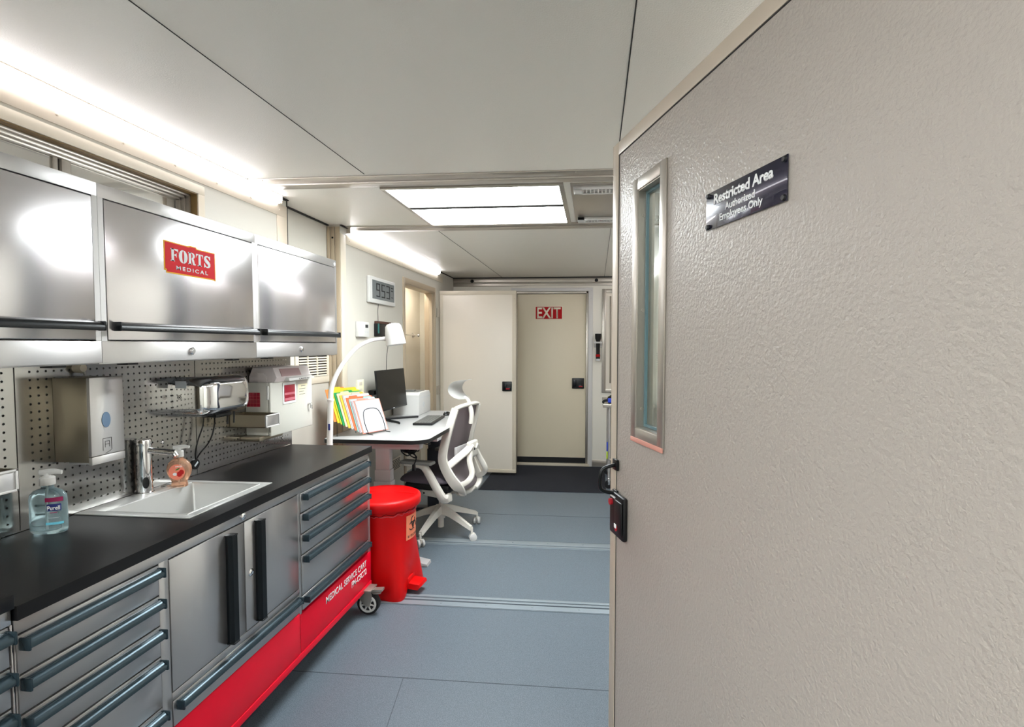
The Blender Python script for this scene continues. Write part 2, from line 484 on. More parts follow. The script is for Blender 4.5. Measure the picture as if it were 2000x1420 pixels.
# ---- LED strips in the wall/ceiling corner
def led(y0, y1, label, x=XW, flip=False):
    if flip:
        t = thing('led_strip_light', label, 'light', (XR, (y0+y1)/2, 2.31))
        m = MB(); m.prism([(-.0005, 2.318), (-.016, 2.318), (-.031, 2.333), (-.031, 2.3555), (-.0005, 2.3445)], (XR, y0, 0), (1, 0, 0), (0, 0, 1), (0, y1-y0, 0))
        ob('diffuser', m, 'led', t)
        m = MB(); m.prism([(0, 2.345), (-.032, 2.356), (-.032, 2.36), (0, 2.36)], (XR, y0, 0), (1, 0, 0), (0, 0, 1), (0, y1-y0, 0)); ob('housing', m, 'tan', t)
        return t
    t = thing('led_strip_light', label, 'light', (x, (y0+y1)/2, 2.31), group=None)
    m = MB(); m.prism([(0, 2.345), (.032, 2.356), (.032, 2.36), (0, 2.36)], (x, y0, 0), (1, 0, 0), (0, 0, 1), (0, y1-y0, 0))
    m.box((x, y0-.006, 2.318), (x+.028, y0, 2.36)); m.box((x, y1, 2.318), (x+.028, y1+.006, 2.36))
    ob('housing', m, 'tan', t)
    m = MB(); m.prism([(.0005, 2.318), (.016, 2.318), (.031, 2.333), (.031, 2.3555), (.0005, 2.3445)], (x, y0, 0), (1, 0, 0), (0, 0, 1), (0, y1-y0, 0))
    ob('diffuser', m, 'led', t)
    return t
led(YB+.05, 2.93, 'long glowing LED strip in the ceiling corner above the steel wall cabinets')
led(3.77, 6.02, 'glowing LED strip in the ceiling corner above the wall clock and bathroom doorway', x=-1.79)

led(.75, 2.6, 'LED strip in the right ceiling corner behind the open foreground door', flip=True)  # the three right-hand strips are added as fill light
led(YB+.05, .35, 'LED strip in the right ceiling corner behind the viewpoint', flip=True)
led(3.95, 6.5, 'LED strip in the right ceiling corner beyond the open foreground door', flip=True)

# ---- ceiling light panel and exhaust fan
def panel_light(y0, y1, label):
    t = thing('ceiling_light_panel', label, 'light', (-.66, (y0+y1)/2, CZ-.012))
    ym = y0+(y1-y0)*.47
    m = B(((-1.15, y0-.02, CZ-.014), (-.17, y0+.004, CZ), .001), ((-1.15, y1-.004, CZ-.014), (-.17, y1+.02, CZ), .001), ((-1.15, y0, CZ-.014), (-1.128, y1, CZ), .001),
          ((-.195, y0, CZ-.014), (-.17, y1, CZ), .001))
    ob('frame', m, 'alu', t)
    ob('divider', B(((-1.128, ym-.022, CZ-.013), (-.195, ym+.022, CZ-.001))), 'seam', t)
    ob('diffuser', B(((-1.128, y0+.004, CZ-.009), (-.195, ym-.0225, CZ-.001))), 'panel', t)
    ob('diffuser', B(((-1.128, ym+.0225, CZ-.009), (-.195, y1-.004, CZ-.001))), 'panel', t)
panel_light(2.83, 3.69, 'bright two-pane rectangular ceiling light panel between two aluminium ceiling beams')
panel_light(-1.5, -.64, 'bright rectangular ceiling light panel behind the viewpoint')  # out of view, added to brighten the room and the steel
t = thing('ceiling_vent', 'white ceiling vent unit with grilles at both ends, right of the light panel', 'vent', (.19, 3.26, CZ-.02))
m = B(((-.135, 2.83, CZ-.006), (.52, 3.68, CZ), .001)); ob('panel', m, 'alu', t)
for (y0, y1) in ((2.86, 2.965), (3.56, 3.65)):
    m = B(((-.12, y0, CZ-.026), (.5, y0+.014, CZ-.006), .002), ((-.12, y1-.014, CZ-.026), (.5, y1, CZ-.006), .002),
          ((-.12, y0, CZ-.026), (-.075, y1, CZ-.006), .002), ((.455, y0, CZ-.026), (.5, y1, CZ-.006), .002))
    for k in range(26): m.box((-.075+k*.0205, y0+.014, CZ-.022), (-.068+k*.0205, y1-.014, CZ-.008))
    m.box((-.075, (y0+y1)/2-.003, CZ-.022), (.455, (y0+y1)/2+.003, CZ-.010))
    g = ob('grille', m, 'white', t)
    ob('grille_backing', B(((-.075, y0+.014, CZ-.0085), (.455, y1-.014, CZ-.0065))), 'seam', g)

# ---- bathroom light (real lamp inside the side room)
t = thing('bathroom_ceiling_light', 'slim warm ceiling light inside the bathroom alcove', 'light', (-1.96, 5.4, 2.17))
ob('housing', B(((-1.99, 4.5, 2.185), (-1.93, 6.4, 2.2), .002)), 'whitemetal', t)
ob('diffuser', B(((-1.985, 4.52, 2.17), (-1.935, 6.38, 2.185), .004)), 'bathlight', t)

# ---- bathroom doorway frame (left wall)
m = B(((-1.79, BD0-.055, 0.02), (-1.782, BD0, BDZ+.05), .001), ((-1.79, BD1, 0.02), (-1.782, BD1+.03, BDZ+.05), .001), ((-1.79, BD0, BDZ), (-1.782, BD1, BDZ+.05), .001),
      ((-1.90, BD0, 0), (-1.79, BD0+.012, BDZ), .001), ((-1.90, BD1-.012, 0), (-1.79, BD1, BDZ), .001), ((-1.90, BD0, BDZ-.012), (-1.79, BD1, BDZ), .001))
struct('trim_14', m, 'taupe')
m = B(((-1.84, BD1-.05, 0), (-1.80, BD1-.014, BDZ-.014), .002)); struct('trim_15', m, 'taupe')
# towel bar
t = thing('towel_bar', 'chrome towel bar on the bathroom alcove wall beyond the doorway', 'towel bar', (-2.2, 6.2, 1.62))
ob('bar', MB().cyl((-2.16, 5.5, 1.632), (-2.16, 6.42, 1.632), .008, 12), 'chrome', t)
for yy in (5.5, 6.42):
    ob('bracket', MB().lathe([(.032, -2.23), (.034, -2.222), (.024, -2.212), (.012, -2.20), (.013, -2.165), (.022, -2.158), (.018, -2.142), (.005, -2.138)], (0, yy, 1.632), 20, 'x'), 'chrome', t)

# ---- open bathroom door (door_2), parallel to the far wall
d2 = sroot('door_2', (-1.78, 6.07, .05))
m = B(((-1.775, 6.075, .052), (-.905, 6.115, 2.128), .001)); struct('door_leaf', m, 'doorsmooth', d2)
m = B(((-1.785, 6.070, .045), (-.898, 6.0795, .085), .001), ((-1.785, 6.070, 2.09), (-.898, 6.0795, 2.135), .001), ((-1.785, 6.070, .085), (-1.745, 6.0795, 2.09), .001),
      ((-.94, 6.070, .085), (-.898, 6.0795, 2.09), .001), ((-.905, 6.072, .045), (-.898, 6.12, 2.135), .001))
for zz in (.12, .6, 1.1, 1.6, 2.05):
    for xx in (-1.765, -.918): m.lathe([(.006, 6.070), (.004, 6.067)], (xx, 0, zz), 8, 'y')
struct('door_edge_frame', m, 'cream', d2)
def latch(parent, x0, x1, z0, z1, y):
    struct('latch_plate', B(((x0, y-.02, z0), (x1, y, z1), .006)), 'black', parent)
    m = B(((x0+.02, y-.03, z0+.02), (x0+.055, y-.015, z1-.02), .004)); m.box((x1-.07, y-.034, z0+.02), (x1-.012, y-.018, z0+.05), .004)
    struct('latch_paddle', m, 'handleblk', parent)
    struct('latch_mark', B(((x1-.065, y-.036, z0+.022), (x1-.02, y-.0335, z0+.034))), 'redmark', parent)
latch(d2, -1.055, -.945, .99, 1.10, 6.0745)
for zz in (.28, 1.0, 1.88):
    struct('hinge', MB().cyl((-1.785, 6.0, zz-.05), (-1.785, 6.0, zz+.05), .009, 10).box((-1.790, 5.95, zz-.05), (-1.782, 6.07, zz+.05)), 'alu', d2)

# ---- exit door (door_3)
d3 = sroot('door_3', ((ED0+ED1)/2, YF, 0))
struct('door_leaf', B(((ED0+.012, YF+.03, .10), (ED1-.03, YF+.07, EDZ-.03), .002)), 'exitskin', d3)
m = B(((ED0-.06, YF-.012, EDZ), (ED1+.055, YF, EDZ+.042), .002), ((ED1, YF-.012, .0), (ED1+.055, YF, EDZ), .002), ((ED0-.06, YF-.012, 0), (ED0, YF, EDZ), .002))
for zz in (.08, .7, 1.4, 2.1, 2.2): m.lathe([(.006, YF-.012), (.004, YF-.015)], (ED1+.03, 0, zz), 8, 'y')
struct('door_casing', m, 'whitemetal', d3)
m = B(((ED1-.028, YF, .03), (ED1, YF+.09, EDZ), .002), ((ED0, YF, .03), (ED0+.012, YF+.09, EDZ), .002), ((ED0, YF, EDZ-.028), (ED1, YF+.09, EDZ), .002))
struct('door_jamb', m, 'alu', d3)
struct('door_sweep', B(((ED0+.012, YF+.025, .032), (ED1-.028, YF+.075, .098))), 'rubber', d3)
struct('door_sill', B(((ED0-.03, YF-.03, 0), (ED1+.02, YF+.09, .03), .003)), 'cream', d3)
latch(d3, -.285, -.135, .975, 1.105, YF+.03)
# exit sign
t = thing('exit_sign', 'red and cream EXIT sign on the beige far door', 'sign', (-.585, YF+.03, 1.83))
EY = YF+.03
ob('plate', B(((-.755, EY-.004, 1.835), (-.405, EY, 2.005), .001)), 'exitcream', t)
ob('panel', B(((-.745, EY-.0055, 1.845), (-.415, EY-.0035, 1.995))), 'exitred', t)
text('lettering', 'EXIT', 'exitcream', t, (-.728, EY-.0058, 1.852), (1, 0, 0), (0, 0, 1), .297, .136, bold=.02)

# ---- far right window with blind panel (window_2)
w2 = sroot('window_2', (.36, YF, .93))
m = B(((.085, YF-.02, .93), (.13, YF, 2.21), .002), ((.60, YF-.02, .93), (.64, YF, 2.21), .002), ((.13, YF-.02, 2.16), (.60, YF, 2.21), .002), ((.13, YF-.02, .93), (.60, YF, .975), .002))
struct('window_frame', m, 'alu', w2)
struct('window_panel', B(((.13, YF-.01, .975), (.60, YF, 2.16))), 'doorsmooth', w2)
struct('window_rail', B(((.18, YF-.022, 1.05), (.195, YF-.01, 2.12), .002)), 'alud', w2)
# right wall window with a blind, seen through the foreground door's glass
w3 = sroot('window_3', (XR, 4.6, .95))
m = B(((XR-.02, 4.0, .95), (XR, 5.2, 1.0), .002), ((XR-.02, 4.0, 1.75), (XR, 5.2, 1.8), .002), ((XR-.02, 4.0, 1.0), (XR, 4.05, 1.75), .002), ((XR-.02, 5.15, 1.0), (XR, 5.2, 1.75), .002))
struct('window_frame', m, 'alu', w3)
m = MB()
for k in range(29): m.box((XR-.016, 4.05, 1.01+k*.0256), (XR-.002, 5.15, 1.03+k*.0256), .0)
struct('window_blind', m, 'whitemetal', w3)

# ---- foreground open door (door_1) : local axes s (along leaf), n (toward the viewer's side), z
DO = Vector((.053, 1.616, 0)); DU = Vector((.33048, -.94381, 0)).normalized(); DN = Vector((-DU.y, DU.x, 0)) * -1
# DN must face the camera side (-x)
if DN.x > 0: DN = -DN
def dp(s, z, n=0): return DO+DU*s+DN*n+Vector((0, 0, z))
def dbox(mb, s0, s1, z0, z1, n0, n1, bev=0):
    rot = Matrix((DU, -DN, Vector((0, 0, 1)))).transposed()
    c = dp((s0+s1)/2, (z0+z1)/2, (n0+n1)/2)
    h = Vector((abs(s1-s0)/2, abs(n1-n0)/2, abs(z1-z0)/2))
    mb.box(c-h, c+h, bev, rot=rot)
    return mb
d1 = sroot('door_1', DO)
LW = 1.16; DT = .045
m = MB()
dbox(m, .003, .181, .02, 2.095, -DT, 0); dbox(m, .311, LW, .02, 2.095, -DT, 0)
dbox(m, .181, .311, 1.925, 2.095, -DT, 0); dbox(m, .181, .311, .02, 1.30, -DT, 0)
struct('door_leaf', m, 'doorfrp', d1, smooth=False)
m = MB()
dbox(m, 0, .038, .02, 2.10, 0, .003, .001); dbox(m, .038, LW, 2.064, 2.10, 0, .003, .001)
dbox(m, -.003, 0, .02, 2.10, -DT, .003, .0); dbox(m, 0, LW, 2.096, 2.10, -DT, 0, .0)
struct('door_edge_frame', m, 'tan', d1)
m = MB(); dbox(m, .038, .0405, .02, 2.064, 0, .0012); dbox(m, .038, LW, 2.0615, 2.064, 0, .0012)
struct('door_seam', m, 'seam', d1)
# window frame: flange on face + deep inner reveal + glass
m = MB()
fo = (.150, .343, 1.268, 1.956); fi = (.181, .311, 1.30, 1.925)
dbox(m, fo[0], fi[0], fo[2], fo[3], 0, .006, .002); dbox(m, fi[1], fo[1], fo[2], fo[3], 0, .006, .002)
dbox(m, fi[0], fi[1], fi[3], fo[3], 0, .006, .002); dbox(m, fi[0], fi[1], fo[2], fi[2], 0, .006, .002)
dbox(m, fi[0], fi[0]+.003, fi[2], fi[3], -DT, .003); dbox(m, fi[1]-.003, fi[1], fi[2], fi[3], -DT, .003)
dbox(m, fi[0], fi[1], fi[3]-.003, fi[3], -DT, .003); dbox(m, fi[0], fi[1], fi[2], fi[2]+.003, -DT, .003)
wf_ = struct('window_frame', m, 'alu', d1)
m = MB(); dbox(m, fo[0]+.004, fo[1], fo[2]-.006, fo[2]+.006, .004, .0075, .001); struct('tape_mark', m, 'salmonmark', d1)
m = MB()
a = .0035
dbox(m, fi[0]+a, fi[0]+.010, fi[2]+a, fi[3]-a, -.024, -.017); dbox(m, fi[1]-.010, fi[1]-a, fi[2]+a, fi[3]-a, -.024, -.017)
dbox(m, fi[0]+.01, fi[1]-.01, fi[3]-.010, fi[3]-a, -.024, -.017); dbox(m, fi[0]+.01, fi[1]-.01, fi[2]+a, fi[2]+.010, -.024, -.017)
struct('glass_seal', m, 'glassedge', d1)
m = MB(); dbox(m, fi[0]+a, fi[1]-a, fi[2]+a, fi[3]-a, -.028, -.0242); struct('glass_pane', m, 'glass', d1)
for zz in (1.35, 1.612, 1.861):
    m = MB(); c = dp(fi[0]+.003, zz, -.012)
    m.tube([c, c+DU*.003], .005, 10); m.tube([c+DU*.003, c+DU*.0042], .002, 8)
    struct('screw', m, 'alu', d1)
# grab handle
pts = [dp(.045, 1.168, .004), dp(.045, 1.168, .018), dp(.040, 1.160, .040), dp(.040, 1.145, .050), dp(.040, 1.11, .052), dp(.040, 1.095, .044), dp(.045, 1.088, .018), dp(.045, 1.088, .004)]
m = MB().tube(pts, .0055, 10, smooth=5)
dbox(m, .028, .062, 1.155, 1.187, .002, .010, .002); dbox(m, .030, .060, 1.070, 1.096, .002, .010, .002)
struct('grab_handle', m, 'handleblk', d1)
m = MB(); dbox(m, .022, .128, .968, 1.092, .001, .016, .006); dbox(m, .075, .126, .985, 1.078, .016, .022, .004)
lp = struct('latch_plate', m, 'black', d1)
m = MB()
for (s_, z_) in ((.043, 1.062), (.092, 1.000)):
    m.tube([dp(s_, z_, .0155), dp(s_, z_, .0235)], .0095, 18)
struct('latch_mark', m, 'redmark', d1)
m = MB(); dbox(m, .085, .1, 1.0, 1.012, .024, .026, .001); dbox(m, .038, .07, 1.078, 1.082, .016, .019, 0); struct('latch_detail', m, 'signwhite', d1)
# partition the door hangs from
hp = dp(LW, 0)
struct('wall_partition', B(((hp.x+.02, hp.y-.06, 0), (XR, hp.y+.02, CZ))), 'wall')
struct('trim_16', B(((hp.x+.012, hp.y-.07, 0), (hp.x+.02, hp.y+.03, 2.2), .002)), 'alu')

# restricted-area sign
t = thing('door_sign', 'navy metal Restricted Area sign screwed to the open foreground door', 'sign', dp(.64, 1.75, .002))
m = MB(); dbox(m, .520, .761, 1.750, 1.823, .002, .0038, .0005); ob('plate', m, 'signdk', t)
text('lettering', 'Restricted Area', 'signwhite', t, dp(.548, 1.7955, .0040), DU, (0, 0, 1), .179, .0205, bold=.035, thick=.0003)
text('lettering', 'Authorized', 'signwhite', t, dp(.587, 1.7765, .0040), DU, (0, 0, 1), .091, .0142, bold=.02, thick=.0003)
text('lettering', 'Employees Only', 'signwhite', t, dp(.569, 1.7555, .0040), DU, (0, 0, 1), .131, .0182, bold=.02, thick=.0003)
for (s_, z_) in ((.527, 1.817), (.527, 1.756), (.754, 1.817), (.754, 1.756)):
    m = MB(); m.tube([dp(s_, z_, .0036), dp(s_, z_, .0075)], (lambda q: .0055-.0015*q), 14); ob('screw', m, 'black', t)

struct('trim_18', B(((.56, 3.68, 0), (XR, 4.22, CZ), .004)), 'deskframed')  # unseen dark post, added to put a dark band in the cabinet reflections
# ================================================================== WALL CABINETS
CX = -1.47
def profile_handle_y(mb, x, y0, y1, z, r=.0105):
    """extruded pull profile along Y, projecting to +X"""
    poly = [(0, .012), (.010, .014), (.020, .010), (.026, .002), (.026, -.008), (.021, -.012), (.021, -.004), (.014, .003), (.004, .004), (0, .004)]
    mb.prism(poly, (x, y0, z), (1, 0, 0), (0, 0, 1), (0, y1-y0, 0), 0)
cab_labels = ['stainless wall cabinet nearest the viewer, at the left picture edge',
              'stainless wall cabinet in the middle with a red logo sticker on its door',
              'stainless wall cabinet farthest from the viewer, next to the wall vent']
ys = [.735, 1.478, 2.218, 2.955]
for i in range(3):
    y0, y1 = ys[i], ys[i+1]
    t = thing('wall_cabinet', cab_labels[i], 'cabinet', (-1.63, (y0+y1)/2, 1.46), group='stainless wall cabinets above the sink cart')
    a, b = y0+.0005, y1-.0005
    m = MB()
    m.box((XW+.006, a, 1.955), (CX, b, 1.995), .0012)                      # top with front fascia
    m.box((XW+.006, a, 1.50), (CX-.02, b, 1.53), .002)                    # floor
    m.box((XW+.006, a, 1.527), (CX-.0, a+.018, 1.956), 0); m.box((XW+.006, b-.018, 1.527), (CX, b, 1.956), 0)
    m.box((XW+.006, a, 1.50), (CX-.022, a+.018, 1.53), 0); m.box((XW+.006, b-.018, 1.50), (CX-.022, b, 1.53), 0)
    m.box((XW+.006, a, 1.50), (XW+.012, b, 1.96), 0)
    m.box((CX-.02, a, 1.462), (CX, b, 1.527), .001)                      # lower fascia
    m.box((CX-.045, a, 1.458), (CX-.012, b, 1.466), .001)                 # turned lip
    m.box((CX-.06, a, 1.466), (CX-.052, b, 1.50), .001)
    ob('cabinet_body', m, 'steel', t)
    da, db = y0+.021, y1-.019
    d = ob('cabinet_door', B(((CX-.016, da, 1.531), (CX+.001, db, 1.952), .003)), 'steelv', t)
    m = MB(); profile_handle_y(m, CX+.001, y0+.042, y1-.014, 1.571)
    ob('handle', m, 'handleblk', d)
    m = MB()
    for yy in (y0+.040, y1-.012): m.box((CX+.001, yy-.003, 1.558), (CX+.028, yy+.003, 1.587), .004)
    parts('handle_end_cap', m, 'handleblk', d)
    yc = (y0+y1)/2-.01 if i else y0+.37
    m = MB().lathe([(.013, CX-.001), (.0135, CX+.004), (.010, CX+.007)], (0, yc, 1.494), 18, 'x')
    m.lathe([(.0065, CX+.006), (.006, CX+.0085)], (0, yc, 1.494), 12, 'x')
    ob('lock', m, 'chrome', t)
    m = B(((CX-.05, y0+.1, 1.452), (CX-.012, y0+.14, 1.459), .001), ((CX-.05, y1-.14, 1.452), (CX-.012, y1-.1, 1.459), .001)); parts('clip', m, 'black', t)
# round tag
tag(ob('round_sticker', MB().lathe([(.009, CX+.0002), (.009, CX+.0012)], (0, 2.935, 1.972), 20, 'x'), 'white'), 'small round white sticker at the top corner of the farthest wall cabinet', 'sticker')
# logo sticker
t = thing('logo_sticker', 'red and yellow logo sticker with silver lettering on the middle wall cabinet door', 'sticker', (CX+.002, 1.845, 1.766))
def logo_poly(e):
    return [(1.722-e, 1.873+e), (1.722-e, 1.776-e), (1.730-e*.5, 1.776-e), (1.730-e*.5, 1.767-e), (1.960+e, 1.767-e), (1.967+e, 1.764-e), (1.967+e, 1.868+e), (1.873+e, 1.868+e), (1.868+e, 1.874+e), (1.838-e, 1.874+e), (1.833-e, 1.871+e)]
ob('border', MB().prism([(a, b) for a, b in logo_poly(.0022)], (CX+.0012, 0, 0), (0, 1, 0), (0, 0, 1), (.0008, 0, 0)), 'gold', t, smooth=False)
ob('field', MB().prism([(a, b) for a, b in logo_poly(-.002)], (CX+.0018, 0, 0), (0, 1, 0), (0, 0, 1), (.0008, 0, 0)), 'logored', t, smooth=False)
# stencil slab-serif letters
def forts(mb, x0, z0, w, h, xp):
    L = w/5.3
    def rect(a, b, c, d): mb.box((xp, a, b), (xp+.0006, c, d))
    def ell(cx, cz, rx, rz, irx, irz, a0, a1, n=12):
        pts = [(cx+rx*math.cos(a0+(a1-a0)*k/n), cz+rz*math.sin(a0+(a1-a0)*k/n)) for k in range(n+1)]
        pts += [(cx+irx*math.cos(a1+(a0-a1)*k/n), cz+irz*math.sin(a1+(a0-a1)*k/n)) for k in range(n+1)]
        mb.prism(pts, (xp, 0, 0), (0, 1, 0), (0, 0, 1), (.0006, 0, 0))
    x = x0; t_ = L*.3
    # F
    rect(x+L*.1, z0, x+L*.1+t_, z0+h); rect(x, z0, x+L*.5, z0+h*.08); rect(x, z0+h*.92, x+L*.5, z0+h)
    mb.prism([(x+L*.48, z0+h), (x+L*.93, z0+h), (x+L*.93, z0+h*.66), (x+L*.85, z0+h*.82), (x+L*.48, z0+h*.9)], (xp, 0, 0), (0, 1, 0), (0, 0, 1), (.0006, 0, 0))
    mb.prism([(x+L*.46, z0+h*.56), (x+L*.60, z0+h*.58), (x+L*.72, z0+h*.7), (x+L*.72, z0+h*.32), (x+L*.60, z0+h*.45), (x+L*.46, z0+h*.47)], (xp, 0, 0), (0, 1, 0), (0, 0, 1), (.0006, 0, 0))
    # O
    cx = x+L*1.55; cz = z0+h*.5
    ell(cx-.03*L, cz, L*.52, h*.53, L*.10, h*.46, PI/2, 1.5*PI); ell(cx+.03*L, cz, L*.52, h*.53, L*.10, h*.46, -PI/2, PI/2)
    # R
    x = x0+L*2.2
    rect(x+L*.08, z0, x+L*.08+t_, z0+h); rect(x, z0, x+L*.46, z0+h*.08); rect(x, z0+h*.92, x+L*.44, z0+h)
    ell(x+L*.47, z0+h*.74, L*.42, h*.26, L*.12, h*.19, -PI/2, PI/2)
    mb.prism([(x+L*.46, z0+h*.48), (x+L*.74, z0+h*.48), (x+L*.86, z0+h*.1), (x+L*1.0, z0+h*.12), (x+L*.95, z0-h*.01), (x+L*.62, z0-h*.01)], (xp, 0, 0), (0, 1, 0), (0, 0, 1), (.0006, 0, 0))
    # T
    x = x0+L*3.25
    rect(x+L*.33, z0, x+L*.33+t_, z0+h); rect(x+L*.2, z0, x+L*.76, z0+h*.08)
    for (p, q, r) in ((x, x+L*.27, x), (x+L*.96, x+L*.69, x+L*.96)):
        mb.prism([(p, z0+h), (q, z0+h), (q, z0+h*.93), ((p*.6+q*.4), z0+h*.85), (p, z0+h*.66)], (xp, 0, 0), (0, 1, 0), (0, 0, 1), (.0006, 0, 0))
    # S
    x = x0+L*4.3; 
    sp = [(.92, .98), (.92, .68), (.84, .68), (.70, .86), (.50, .92), (.36, .84), (.40, .74), (.80, .52), (.95, .34), (.92, .14), (.74, .01), (.46, -.02), (.24, .06), (.14, .0), (.06, .0), (.06, .34), (.14, .34), (.28, .14), (.50, .07), (.62, .15), (.58, .26), (.20, .46), (.05, .66), (.10, .88), (.30, 1.0), (.52, 1.02), (.70, .96), (.82, 1.0)]
    mb.prism([(x+L*a, z0+h*b) for a, b in sp], (xp, 0, 0), (0, 1, 0), (0, 0, 1), (.0006, 0, 0))
m = MB(); forts(m, 1.748, 1.808, .195, .044, CX+.0026); ob('lettering', m, 'silver', t, smooth=False)
text('lettering', 'MEDICAL', 'silver', t, (CX+.0027, 1.772, 1.780), (0, 1, 0), (0, 0, 1), .155, .0145, bold=.02, thick=.0005, spacing=1.35)

# ================================================================== PEGBOARD
PX = -1.755
t = thing('pegboard', 'perforated stainless backsplash panel between the worktop and wall cabinets', 'pegboard', (PX-.004, .735, .942))
ob('perforated_panel', B(((PX-.003, .735, .942), (PX, 2.955, 1.462))), 'peg', t, smooth=False)
parts('side_channel', B(((XW+.004, 2.935, .942), (PX-.003, 2.955, .96)), ((XW+.004, 2.925, 1.44), (PX-.003, 2.955, 1.462)), ((XW+.006, .735, .942), (PX-.003, .75, 1.46))), 'steel', t)
for yy in (1.468, 2.208): ob('panel_joint', B(((PX, yy-.0012, .945), (PX+.0008, yy+.0012, 1.46))), 'seam', t)
m = MB()
for (yy, zz) in ((2.02, 1.118), (2.86, 1.022), (2.86, .99), (1.40, .96)):
    m.lathe([(.007, PX), (.007, PX+.003), (.004, PX+.005)], (0, yy, zz), 12, 'x')
parts('bolt', m, 'chrome', t)

# ================================================================== CARTS
FX = -1.276
def drawer(parent, y0, y1, z0, z1, fx, mat_='steeldark', handle=True, hin=.018, tint='handle'):
    d = ob('drawer', B(((fx-.018, y0, z0), (fx, y1, z1), .002)), mat_, parent)
    if handle:
        m = MB(); profile_handle_y(m, fx, y0+hin, y1-hin, z1-.020)
        ob('handle', m, tint, d)
        m = MB()
        for yy in (y0+hin-.003, y1-hin+.003): m.box((fx, yy-.003, z1-.034), (fx+.028, yy+.003, z1-.004), .004)
        parts('handle_end_cap', m, tint, d)
    return d
def cart_wheel(parent, cx, cy, ang=0, brake=True):
    r = .062
    u = Vector((math.cos(ang), math.sin(ang), 0)); ax = Vector((-u.y, u.x, 0))
    c = Vector((cx, cy, r))
    w_ = MB()
    w_.tube([c-ax*.016, c+ax*.016], r, 32)
    wh = ob('wheel', w_, 'rubber', parent)
    m = MB()
    m.tube([c-ax*.0175, c+ax*.0175], .019, 20)
    for sgn in (-1, 1):
        cc = c+ax*.0172*sgn
        m.tube([cc+Vector((0, 0, math.cos(k)*.043))+u*math.sin(k)*.043 for k in [2*PI*i/28 for i in range(28)]], .0065, 8, closed=True)
        for k in range(7):
            a = 2*PI*k/7
            d_ = u*math.sin(a)+Vector((0, 0, math.cos(a)))
            m.tube([cc+d_*.015, cc+d_*.040], .0048, 6)
        m.tube([cc, cc+ax*.004*sgn], .009, 12)
    ob('hub', m, 'white', wh)
    m = MB()
    for sgn in (-1, 1):
        o = c+ax*.023*sgn
        poly = [(-.055, .085), (.02, .085), (.028, .045), (.012, -.012), (-.012, -.012), (-.045, .03)]
        m.prism(poly, o-ax*.0015*sgn, u, (0, 0, 1), ax*.003*sgn)
    m.box((c.x-.05, c.y-.045, c.z+.080), (c.x+.03, c.y+.045, c.z+.088), .001)
    if brake:
        m.prism([(.0, .078), (.03, .083), (.085, .088), (.085, .075), (.03, .068), (.0, .06)], c-ax*.018, u, (0, 0, 1), ax*.036, .002)
        m.prism([(.02, .063), (.07, .066), (.07, .056), (.03, .052)], c-ax*.012, u, (0, 0, 1), ax*.024, .002)
    ob('caster_fork', m, 'whitemetal' if False else 'alu', parent)
cart = thing('service_cart', 'long stainless service cart with black worktop, sink, red base panel and dark pull handles', 'cart', (-1.52, 1.99, 0), group=None)
CY0, CY1 = 1.045, 2.93
m = MB()
bx = FX-.02
m.box((XW+.05, CY0, .16), (bx-.45+.02, CY1, .90), .001)                       # rear panel
m.box((XW+.05, CY1-.012, .16), (FX, CY1, .907), .002)                         # far end panel
m.box((XW+.05, CY0, .16), (FX-.004, CY0+.012, .907), .002)
m.box((bx, CY0, .872), (FX, CY1, .907), .002)                                 # top rail
for (a, b) in ((1.442, 1.478), (2.186, 2.206), (2.905, 2.93), (CY0, CY0+.004)):
    m.box((bx-.004, a, .16), (FX-.0015, b, .875), .001)
m.box((bx, 1.478, .43), (FX, 2.186, .455), .001)                              # rail over wide drawer
m.box((XW+.05, CY0, .155), (FX-.004, CY1, .17), 0)
ob('cart_body', m, 'steeldark', cart)
# worktop with the sink cut-out (four slabs around the bowl)
SX0, SX1, SY0, SY1 = -1.668, -1.366, 1.668, 2.066
m = MB()
wx0, wx1, wz0, wz1 = PX+.001, FX+.010, .907, .94
m.box((wx0, CY0, wz0), (wx1, SY0, wz1)); m.box((wx0, SY1, wz0), (wx1, CY1+.012, wz1))
m.box((wx0, SY0, wz0), (SX0, SY1, wz1)); m.box((SX1, SY0, wz0), (wx1, SY1, wz1))
ob('worktop', m, 'worktop', cart, smooth=False)
# red base
rb = ob('base_panel', B(((FX-.02, CY0, .165), (FX+.001, 2.186, .345), .002), ((FX-.02, 2.190, .165), (FX+.001, CY1+.001, .335), .002)), 'red', cart)
ob('base_flange', B(((FX-.03, CY0, .133), (FX+.004, CY1+.002, .163), .002)), 'red', rb)
ob('base_end_panel', B(((XW+.05, CY1, .133), (FX-.02, CY1+.002, .345), 0)), 'red', rb)
text('lettering', 'MEDICAL SERVICE CART', 'signwhite', cart, (FX+.0012, 2.868, .274), (0, 1, 0), (0, 0, 1), .455, .034, bold=.02, align='r')
text('lettering', 'FM-CSC72', 'signwhite', cart, (FX+.0012, 2.868, .228), (0, 1, 0), (0, 0, 1), .185, .034, bold=.02, align='r')
# right unit drawers
for (z0, z1) in ((.782, .868), (.689, .777), (.595, .684), (.414, .590), (.347, .409)):
    drawer(cart, 2.209, 2.902, z0, z1, FX+.0005, 'steeldark')
